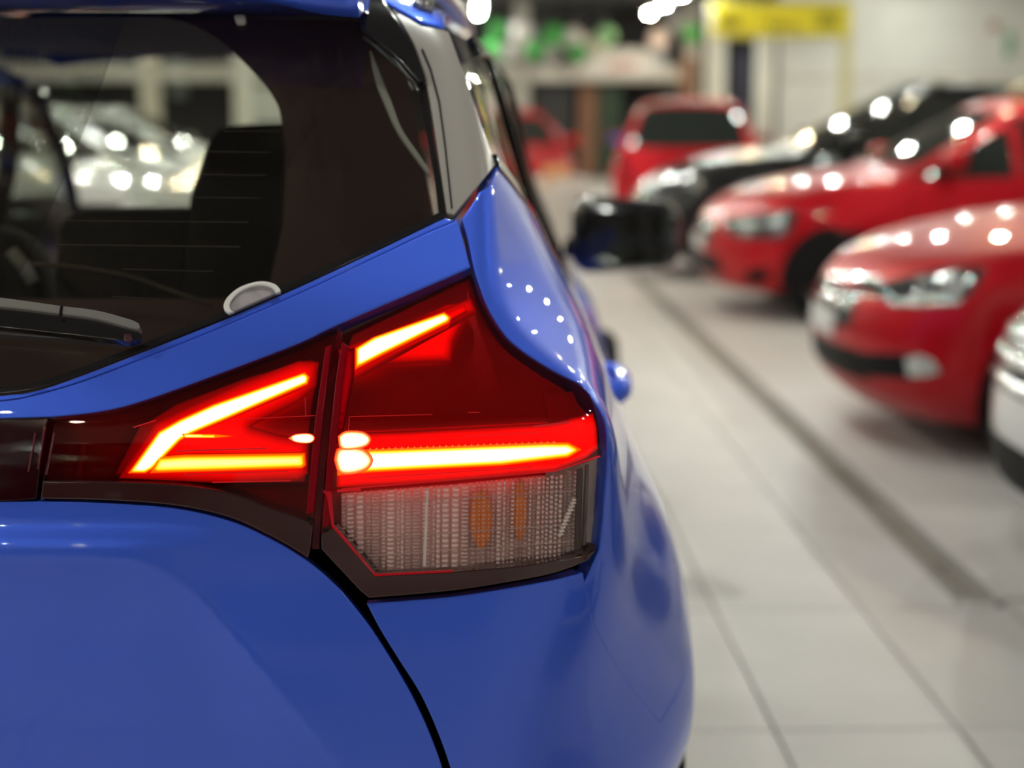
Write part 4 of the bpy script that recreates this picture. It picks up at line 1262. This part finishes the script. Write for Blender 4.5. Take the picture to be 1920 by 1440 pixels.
# ================================================================ the other cars
def make_car(name, label, x, y, rz, paint, L=3.9, HR=1.48, hood=1.0, W=.86, cowl=1.15, roof_f=1.95, tail='hatch', glassm=None, zb=.2, group=None, nose=.0, wheel_r=.30, rear_rake=.45):
    """front at local +y, nose tip at y = L; returns Body"""
    root = empty(name, (x, y, 0), rz)
    tag(root, label, 'car', group)
    hs = HR / 1.48
    XS_ = spline([(.15, W - .10), (.28, W - .02), (.45, W), (.65, W + .005), (.8, W - .012), (.95, W - .06), (1.05, W - .12)])
    belt = hood - .03
    XG_ = spline([(.9, W - .02), (1.0, W - .05), (1.2, W - .15), (HR - .12, W - .28), (HR, W - .36)])
    YF_ = spline([(.15, L - .16), (.25, L - .05), (.38, L - .005), (.5, L), (.62, L - .015), (.72, L - .05), (.82, L - .14)])
    YB_ = spline([(.2, .10), (.35, .01), (.5, 0.), (.75, .02), (.95, .06)])
    ZH_ = spline([(-.2, hood - .04), (0., hood - .03), (L - cowl - .3, hood), (L - cowl, hood - .005), (L - cowl * .7, hood - .045), (L - cowl * .4, hood - .12), (L - cowl * .15, hood - .24), (L, hood - .40), (L + .2, hood - .7)])
    slope = (cowl, roof_f)
    def G(p):
        xx, yy, z = np.abs(p[..., 0]), p[..., 1], p[..., 2]
        tap = .10 * np.clip((yy - (L - 1.0)), 0, 3)**2 + .06 * np.clip(.8 - yy, 0, 3)**2
        b = smax(xx - (XS_(z) - tap), z - (ZH_(yy) - .07 * (xx / W)**2), .12)
        b = smax(b, (yy - (YF_(z) - .34 * (xx / W)**2.4)) * .9, .14)
        b = smax(b, (YB_(z) + .13 * (xx / W)**2.4) - yy, .14)
        b = smax(b, zb - z, .08)
        # greenhouse
        zr = HR - .05 * (xx / .7)**2 - .025 * (np.abs(yy - (L * .46)) / 1.2)**2.5
        g = smax(xx - (XG_(z) - .05 * np.clip(.6 - yy, 0, 2)), z - zr, .12)
        wy = L - cowl - (roof_f - cowl) * (z - hood) / (HR - .07 - hood) - .22 * (xx / W)**2.2
        g = smax(g, (yy - wy) * .62, .10)
        ry = .04 + rear_rake * (z - .95) + .12 * (xx / W)**2.4
        g = smax(g, (ry - yy) * .8, .10)
        g = smax(g, .7 - z, .02)
        return smin(b, g, .035)
    Bd = Body(G, root, x, y, rz)
    # skin: sight lines from a spine inside the body
    nu, nv = 92, 56
    y0, y1, zc = .75, L - .75, .62
    tot = PI * .75 + (y1 - y0)
    O, D = [], []
    for i in range(nu):
        s = i / (nu - 1) * (tot) 
        q = PI * .375
        if s < q: oy, al = y0, PI - (s / q) * PI / 2
        elif s < q + (y1 - y0): oy, al = y0 + s - q, PI / 2
        else: oy, al = y1, PI / 2 - (s - q - (y1 - y0)) / q * PI / 2
        al = min(max(al, .02), PI - .02)
        for k in range(nv):
            f = 2 * PI * k / nv
            O.append((0, oy, zc)); D.append((math.sin(al) * math.cos(f), math.cos(al), math.sin(al) * math.sin(f)))
    O, D = np.array(O), np.array(D)
    lo = np.zeros(len(O)); hi = np.full(len(O), 2.2)
    # march outwards from inside to the last crossing
    ts = np.linspace(.05, 2.2, 60)
    prev = G(O + D * ts[0])
    fnd = np.zeros(len(O), bool)
    for a, t in zip(ts[:-1], ts[1:]):
        g = G(O + D * t)
        n_ = (~fnd) & (prev <= 0) & (g > 0)
        lo[n_] = a; hi[n_] = t; fnd |= n_
        prev = g
    for _ in range(24):
        mid = (lo + hi) / 2
        ins = G(O + D * mid[:, None]) <= 0
        lo = np.where(ins, mid, lo); hi = np.where(ins, hi, mid)
    P = O + D * lo[:, None]
    N = unit(grad(G, P))
    fs = []
    for i in range(nu - 1):
        for k in range(nv):
            k2 = (k + 1) % nv
            fs.append((i * nv + k, (i + 1) * nv + k, (i + 1) * nv + k2, i * nv + k2))
    obj('body', mesh_from('body', P, fs, paint, N), root)
    obj('underbody', box_mesh('underbody', (-W + .12, .45, zb - .045), (W - .12, L - .5, zb + .06), mat('underbody_black', (.01, .01, .01), rough=.9), .02, 1), root)
    gm = glassm or mat('car_glass', (.018, .022, .02), rough=.04, spec=.6)
    kw = dict(depth=.004, bevel=.008, step=.07, t1=4., n=90)
    def pn(nm, mapper, pts, m_, off=.004, **k):
        a = dict(kw); a.update(k)
        return Bd.panel(nm, mapper, pts, m_, off=off, **a)
    zt = HR - .11
    pn('windscreen', Bd.front(L + .6), cr([(-W + .17, hood + .03), (0, hood + .035), (W - .17, hood + .03)], 4) + cr([(W - .33, zt), (0, zt + .025), (-W + .33, zt)], 4), gm, t1=5.)
    if tail == 'hatch':
        pn('rear_window', Bd.front(-.8, 1.), cr([(-W + .2, 1.04), (0, 1.03), (W - .2, 1.04)], 4) + cr([(W - .34, zt), (0, zt + .02), (-W + .34, zt)], 4), gm, t1=3.)
    yA, yC = L - cowl, .55
    f_ = lambda z: L - cowl - (roof_f - cowl) * (z - hood) / (HR - .07 - hood)
    zs = HR - .14
    for sg in (-1, 1):
        sd = Bd.side(sg, 1.4)
        pn('side_window', sd, [(L - cowl - .12, hood - .055), (L * .5, hood - .05), (L * .5, zs), (f_(zs) - .24, zs)], gm, t1=1.3)
        pn('side_window', sd, [(L * .5 - .07, hood - .05), (yC + .05, hood - .02), (yC + .22, zs), (L * .5 - .07, zs)], gm, t1=1.3)
        for yy in (L * .5 - .035, L - 1.27):
            pn('door_gap', sd, [(yy - .004, .3), (yy + .004, .3), (yy + .004, hood - .10), (yy - .004, hood - .10)], DARK, off=.001, depth=.0, bevel=.001, t1=1.3)
        h = pn('door_handle', sd, [(L * .5 + .1, .80), (L * .5 + .26, .80), (L * .5 + .26, .83), (L * .5 + .1, .83)], paint, off=.02, depth=.02, t1=1.3)
        mr = empty('door_mirror', (sg * (W + .04), L - cowl - .38, hood + .06), 0, root)
        bm = bmesh.new()
        box_bm(bm, (-.10, -.06, -.06), (.10, .07, .075), .045, 3)
        obj('mirror_case', bm_mesh('mirror_case', bm, paint, True), mr)
        obj('mirror_glass', box_mesh('mirror_glass', (-.075, -.066, -.04), (.075, -.061, .055), mat('mirror', (.55, .57, .56), rough=.02, metal=1.)), mr)
        for yw in (.68, L - .78):
            wp = W - .05 - .02
            wheel(root, sg * (W - .125), yw, wheel_r, .19, sg)
            ring = [(yw + (wheel_r + .055) * math.cos(a), wheel_r + .01 + (wheel_r + .055) * math.sin(a)) for a in np.linspace(-.45, PI + .45, 26)]
            pn('wheel_arch', sd, ring, RUBBER, off=.003, depth=.0, t1=1.3, step=.06)
    return Bd
def lampm():
    return mat('headlamp_lens', (.035, .037, .04), rough=.08, coat=.5)
REDP = mat('red_paint', (.42, .001, .008), rough=.42, metal=.35, spec=.2, coat=.5, coat_rough=.015)
BLKP = mat('black_paint', (.004, .004, .0045), rough=.3, spec=.2, coat=.4, coat_rough=.015)
WHTP = mat('white_paint', (.62, .62, .62), rough=.35, coat=1., coat_rough=.015)
SLVP = mat('silver_paint', (.42, .44, .46), rough=.35, metal=.6, coat=1., coat_rough=.03)
def front_kit(Bd, L=3.9, hood=1.0, W=.86, grille=(.50, .66, .34), lampz=(.64, .76), low=(.30, .43, .5), plate=True, chrome=True, lamp=True, fog=True):
    fm = Bd.front(L + 1.)
    kw = dict(depth=.006, bevel=.006, step=.05, t1=3., n=120)
    if lamp:
        for s in (-1, 1):
            hl = Bd.panel('headlamp', fm, [(s * .36, lampz[0]), (s * .60, lampz[0] - .01), (s * .76, lampz[0] + .05), (s * .80, lampz[1] + .03), (s * .60, lampz[1]), (s * .38, lampz[1] - .04)], lampm(), off=.004, **kw)
            for cx_ in (.48, .63):
                a = [(s * cx_ + .045 * math.cos(t), (lampz[0] + lampz[1]) / 2 + .01 + .045 * math.sin(t)) for t in np.linspace(0, 2 * PI, 14)[:-1]]
                obj('reflector', Bd.panel('reflector', fm, a, CHROME, off=.007, link=False, **kw), hl)
    Bd.panel('grille', fm, [(-grille[2], grille[0]), (grille[2], grille[0]), (grille[2] + .02, grille[1]), (-grille[2] - .02, grille[1])], BLACKGLOSS, off=.003, **kw)
    if chrome:
        Bd.panel('badge', fm, [(.05 * math.cos(t), (grille[0] + grille[1]) / 2 + .02 + .05 * math.sin(t)) for t in np.linspace(0, 2 * PI, 18)[:-1]], CHROME, off=.012, **kw)
    Bd.panel('air_intake', fm, [(-low[2], low[0]), (low[2], low[0]), (low[2] - .06, low[1]), (-low[2] + .06, low[1])], RUBBER, off=.003, **kw)
    if fog:
        for s in (-1, 1):
            fl_ = Bd.panel('fog_lamp', fm, [(s * .62, .31), (s * .76, .33), (s * .74, .43), (s * .62, .42)], RUBBER, off=.004, **kw)
            obj('fog_glass', Bd.panel('fog_glass', fm, [(s * .68 + .035 * math.cos(t), .37 + .035 * math.sin(t)) for t in np.linspace(0, 2 * PI, 14)[:-1]], CHROME, off=.008, link=False, **kw), fl_)
    if plate:
        Bd.panel('licence_plate', fm, [(-.2, .45), (.2, .45), (.2, .55), (-.2, .55)], mat('plate_grey', (.55, .55, .55), rough=.4), off=.012, **kw)
def rear_kit(Bd, W=.86, group=None):
    fm = Bd.front(-1., 1.)
    kw = dict(depth=.006, bevel=.006, step=.05, t1=3., n=120)
    for s in (-1, 1):
        Bd.panel('tail_lamp', fm, [(s * .58, .72), (s * .78, .74), (s * .77, .98), (s * .68, .98), (s * .60, .85)], mat('tail_red', (.3, .004, .01), rough=.08, coat=1.), off=.005, **kw)
    Bd.panel('licence_plate', fm, [(-.2, .62), (.2, .62), (.2, .72), (-.2, .72)], mat('plate_grey', (.55, .55, .55), rough=.4), off=.01, **kw)
    Bd.panel('bumper_strip', fm, [(-.6, .28), (.6, .28), (.56, .40), (-.56, .40)], RUBBER, off=.004, **kw)
EAST = PI / 2       # nose to the aisle, body to the east
TEMPL = {}
def copy_car(src, name, label, x, y, rz, paint, old):
    def cp(o, parent):
        c = o.copy()
        COL.objects.link(c)
        c.parent = parent
        if c.type == 'MESH' and c.data.materials and c.data.materials[0] == old:
            c.material_slots[0].link = 'OBJECT'
            c.material_slots[0].material = paint
        for ch in o.children: cp(ch, c)
        return c
    c = cp(src, None)
    c.location = (x, y, 0)
    c.rotation_euler = (0, 0, rz)
    tag(c, label, 'car')
    return c
def parked(name, label, nose_x, y, paint, L=3.9, rz=PI / 2, plain=False, **k):
    """a car whose nose tip stands at nose_x; plain ones are copies of one hatchback"""
    s = 1 if rz > 0 else -1
    x = nose_x + s * L * abs(math.sin(rz))
    if plain: return plain_car(label, x, y, rz, paint)
    return make_car(name, label, x, y, rz, paint, L=L, **k)
def plain_car(label, x, y, rz, paint):
    if 'b' not in TEMPL:
        TEMPL['b'] = make_car('hatchback', label, x, y, rz, paint, L=3.9, HR=1.47)
        TEMPL['p'] = paint
        front_kit(TEMPL['b'])
        return TEMPL['b'].root
    return copy_car(TEMPL['b'].root, 'hatchback', label, x, y, rz, paint, TEMPL['p'])
# nearer red car
R2 = parked('hatchback', 'glossy red hatchback parked nose to the aisle, nearest of the red cars', 1.53, 6.42, REDP, L=3.9, HR=1.46, hood=1.0, zb=.15)
front_kit(R2, lamp=False, fog=False, low=(.30, .42, .46))
pk = dict(depth=.006, bevel=3, step=18, t0=3., t1=12., n=160)
def traced(Bd, nm, pts, m_, off=.006, parent=None, **k):
    a = dict(pk); a.update(k)
    return Bd.panel(nm, Bd.photo, pts, m_, off=off, parent=parent, **a)
hl = traced(R2, 'headlamp', [(1597, 505), (1650, 528), (1720, 512), (1800, 500), (1848, 502), (1836, 530), (1812, 560), (1750, 572), (1680, 572), (1630, 550), (1602, 530)], lampm())
traced(R2, 'headlamp_reflector', [(1712, 522), (1735, 515), (1742, 545), (1722, 555)], CHROME, .010, hl)
traced(R2, 'headlamp_reflector', [(1770, 508), (1802, 505), (1800, 552), (1774, 560)], mat('lamp_clear', (.5, .52, .52), rough=.15, metal=.7), .010, hl)
traced(R2, 'headlamp_trim', [(1665, 562), (1720, 560), (1800, 562), (1800, 570), (1720, 574), (1668, 571)], mat('lamp_clear', (.5, .52, .52), rough=.15, metal=.7), .010, hl)
ai = traced(R2, 'bumper_intake', [(1568, 655), (1620, 662), (1690, 664), (1740, 668), (1765, 698), (1700, 712), (1630, 706), (1585, 690)], RUBBER)
traced(R2, 'fog_lamp', [(1697, 672), (1725, 666), (1748, 678), (1762, 698), (1735, 706), (1702, 706)], mat('fog_silver', (.6, .61, .6), rough=.2, metal=.5), .012, ai)
# farther red car
R1 = parked('hatchback', 'red hatchback parked nose to the aisle behind the nearest red one', 1.62, 10.6, REDP, L=3.9, HR=1.50, hood=1.02)
front_kit(R1, lamp=False, fog=False)
hl = traced(R1, 'headlamp', [(1350, 420), (1375, 403), (1430, 396), (1496, 392), (1490, 425), (1474, 446), (1420, 449), (1376, 445)], lampm())
traced(R1, 'headlamp_reflector', [(1385, 418), (1408, 412), (1412, 436), (1390, 440)], mat('lamp_clear', (.5, .52, .52), rough=.15, metal=.7), .010, hl, step=10)
traced(R1, 'headlamp_reflector', [(1448, 408), (1470, 404), (1472, 434), (1452, 440)], mat('lamp_clear', (.5, .52, .52), rough=.15, metal=.7), .010, hl, step=10)
traced(R1, 'fog_lamp', [(1395, 508), (1437, 502), (1444, 526), (1402, 534)], RUBBER)
# black car behind it
BK = parked('hatchback', 'black high hatchback behind the two red cars', 1.42, 13.2, BLKP, L=4.3, HR=1.66, hood=1.12, cowl=1.35, roof_f=2.3, wheel_r=.34)
front_kit(BK, L=4.3, hood=1.12, lampz=(.80, .94), grille=(.6, .78, .40), chrome=True)
# white car at the right edge
WN = parked('hatchback', 'white car at the right edge with a striped grey grille', 1.575, 4.15, WHTP, L=4.2, HR=1.66, hood=1.17, cowl=1.3, roof_f=2.2, wheel_r=.33)
front_kit(WN, L=4.2, hood=1.17, lampz=(.78, .94), grille=(.56, .78, .42), low=(.28, .42, .62), plate=False)
for k in range(3):
    WN.panel('grille_bar', WN.front(5.2), [(-.44, .575 + k * .07), (.44, .575 + k * .07), (.45, .605 + k * .07), (-.45, .605 + k * .07)], CHROME, off=.012, depth=.008, bevel=.005, step=.06, t1=3.)
# row car mirrored in the blue paint; unseen black car added to darken reflections
parked('hatchback', 'white car beside the aisle mirrored in the blue bumper', 1.15, 1.3, WHTP, plain=True)
plain_car('unseen black hatchback added behind the viewer to darken the blue tailgate reflections', -1.95, -5.2, 0., BLKP)
# red hatchback seen from behind
RH = make_car('hatchback', 'red hatchback far down the aisle beyond the black car', 2.36, 16.2, math.radians(-8), REDP, L=3.8, HR=1.58, hood=1.04, W=.84)
rear_kit(RH)
plain_car('farthest red car facing us, half hidden by the blue hatchback', .42, 21.6, PI, REDP)
plain_car('white car with dark glass beyond the red hatchback', 8.1, 22.6, PI / 2, WHTP)
# white tapered pedestal with an orange top beside the aisle
pd = empty('pedestal', (.66, 11.0, 0))
tag(pd, 'white tapered pedestal with an orange panel left of the black door mirror', 'pedestal')
obj('pedestal_column', lathe_mesh('pedestal_column', [(.001, 0), (.12, 0), (.12, .03), (.08, .06), (.11, .4), (.18, .8), (.2, .9), (.001, .9)], mat('pedestal_white', (.5, .46, .42), rough=.5), 28, 'z'), pd)
obj('pedestal_panel', box_mesh('pedestal_panel', (-.13, -.18, .86), (.06, -.10, 1.02), mat('orange_panel', (.55, .25, .10), rough=.5), .015), pd)
obj('pedestal_top', lathe_mesh('pedestal_top', [(.001, .9), (.2, .9), (.2, .93), (.001, .93)], mat('pedestal_white', (.5, .46, .42), rough=.5), 28, 'z'), pd)
# row on the left, seen through the rear glass
LW = [(-1.5, 6.75, REDP, 'red car in the row seen through the rear glass, nearest', 1.),
      (-1.3, 9.4, WHTP, 'large white car seen through the rear glass behind the red one', 1.1),
      (-1.7, 12.4, WHTP, 'white car seen through the rear glass beyond the large white one', 1.),
      (-1.9, 15.2, SLVP, 'silver car seen through the rear glass in the far row', 1.),
      (-2.0, 18.2, WHTP, 'farthest white car seen through the rear glass', 1.)]
for nx, yy, p_, lb, sc_ in LW:
    q_ = parked('hatchback', lb, nx - 3.9 * (sc_ - 1), yy, p_, rz=-PI / 2, plain=True)
    q_.scale = (sc_, sc_, sc_)
LB = mat('light_board', (.66, .66, .58), rough=.5)
for k, (x0, y0, x1, y1, c_, lb) in enumerate([
    (-20, 118, 108, 152, (.62, .64, .56), 'wide pale board on the far wall seen through the rear glass, leftmost'),
    (160, 120, 236, 152, (.64, .66, .57), 'short pale board on the far wall seen through the rear glass, second from left'),
    (320, 112, 346, 182, (.50, .58, .58), 'pale blue upright board on the far wall seen through the rear glass'),
    (356, 120, 440, 154, (.52, .56, .48), 'greenish pale board on the far wall seen through the rear glass'),
    (112, 115, 134, 170, (.03, .17, .07), 'dark green upright board on the far wall seen through the rear glass'),
    (466, 160, 620, 232, (.46, .48, .47), 'grey board low on the far wall seen through the rear glass'),
    (640, 120, 800, 150, (.55, .55, .5), 'pale board on the far wall behind the dark luggage trim')]):
    slab('wall_board', x0, y0, x1, y1, MZ - .5 if y0 > 154 else YN - .12, .1, mat('board_%d' % k, c_, rough=.5), .02, lb, 'board')
for px_, lb in ((280, 'beige'), (455, 'white')):
    a_ = at_y(px_, 200, 29.0)
    struct('column', box_mesh('column', (a_[0] - .17, 29.0, 0), (a_[0] + .17, 29.3, CEIL), mat('column_' + lb, (.56, .52, .43) if lb == 'beige' else (.55, .57, .5), rough=.6), .02, 1))
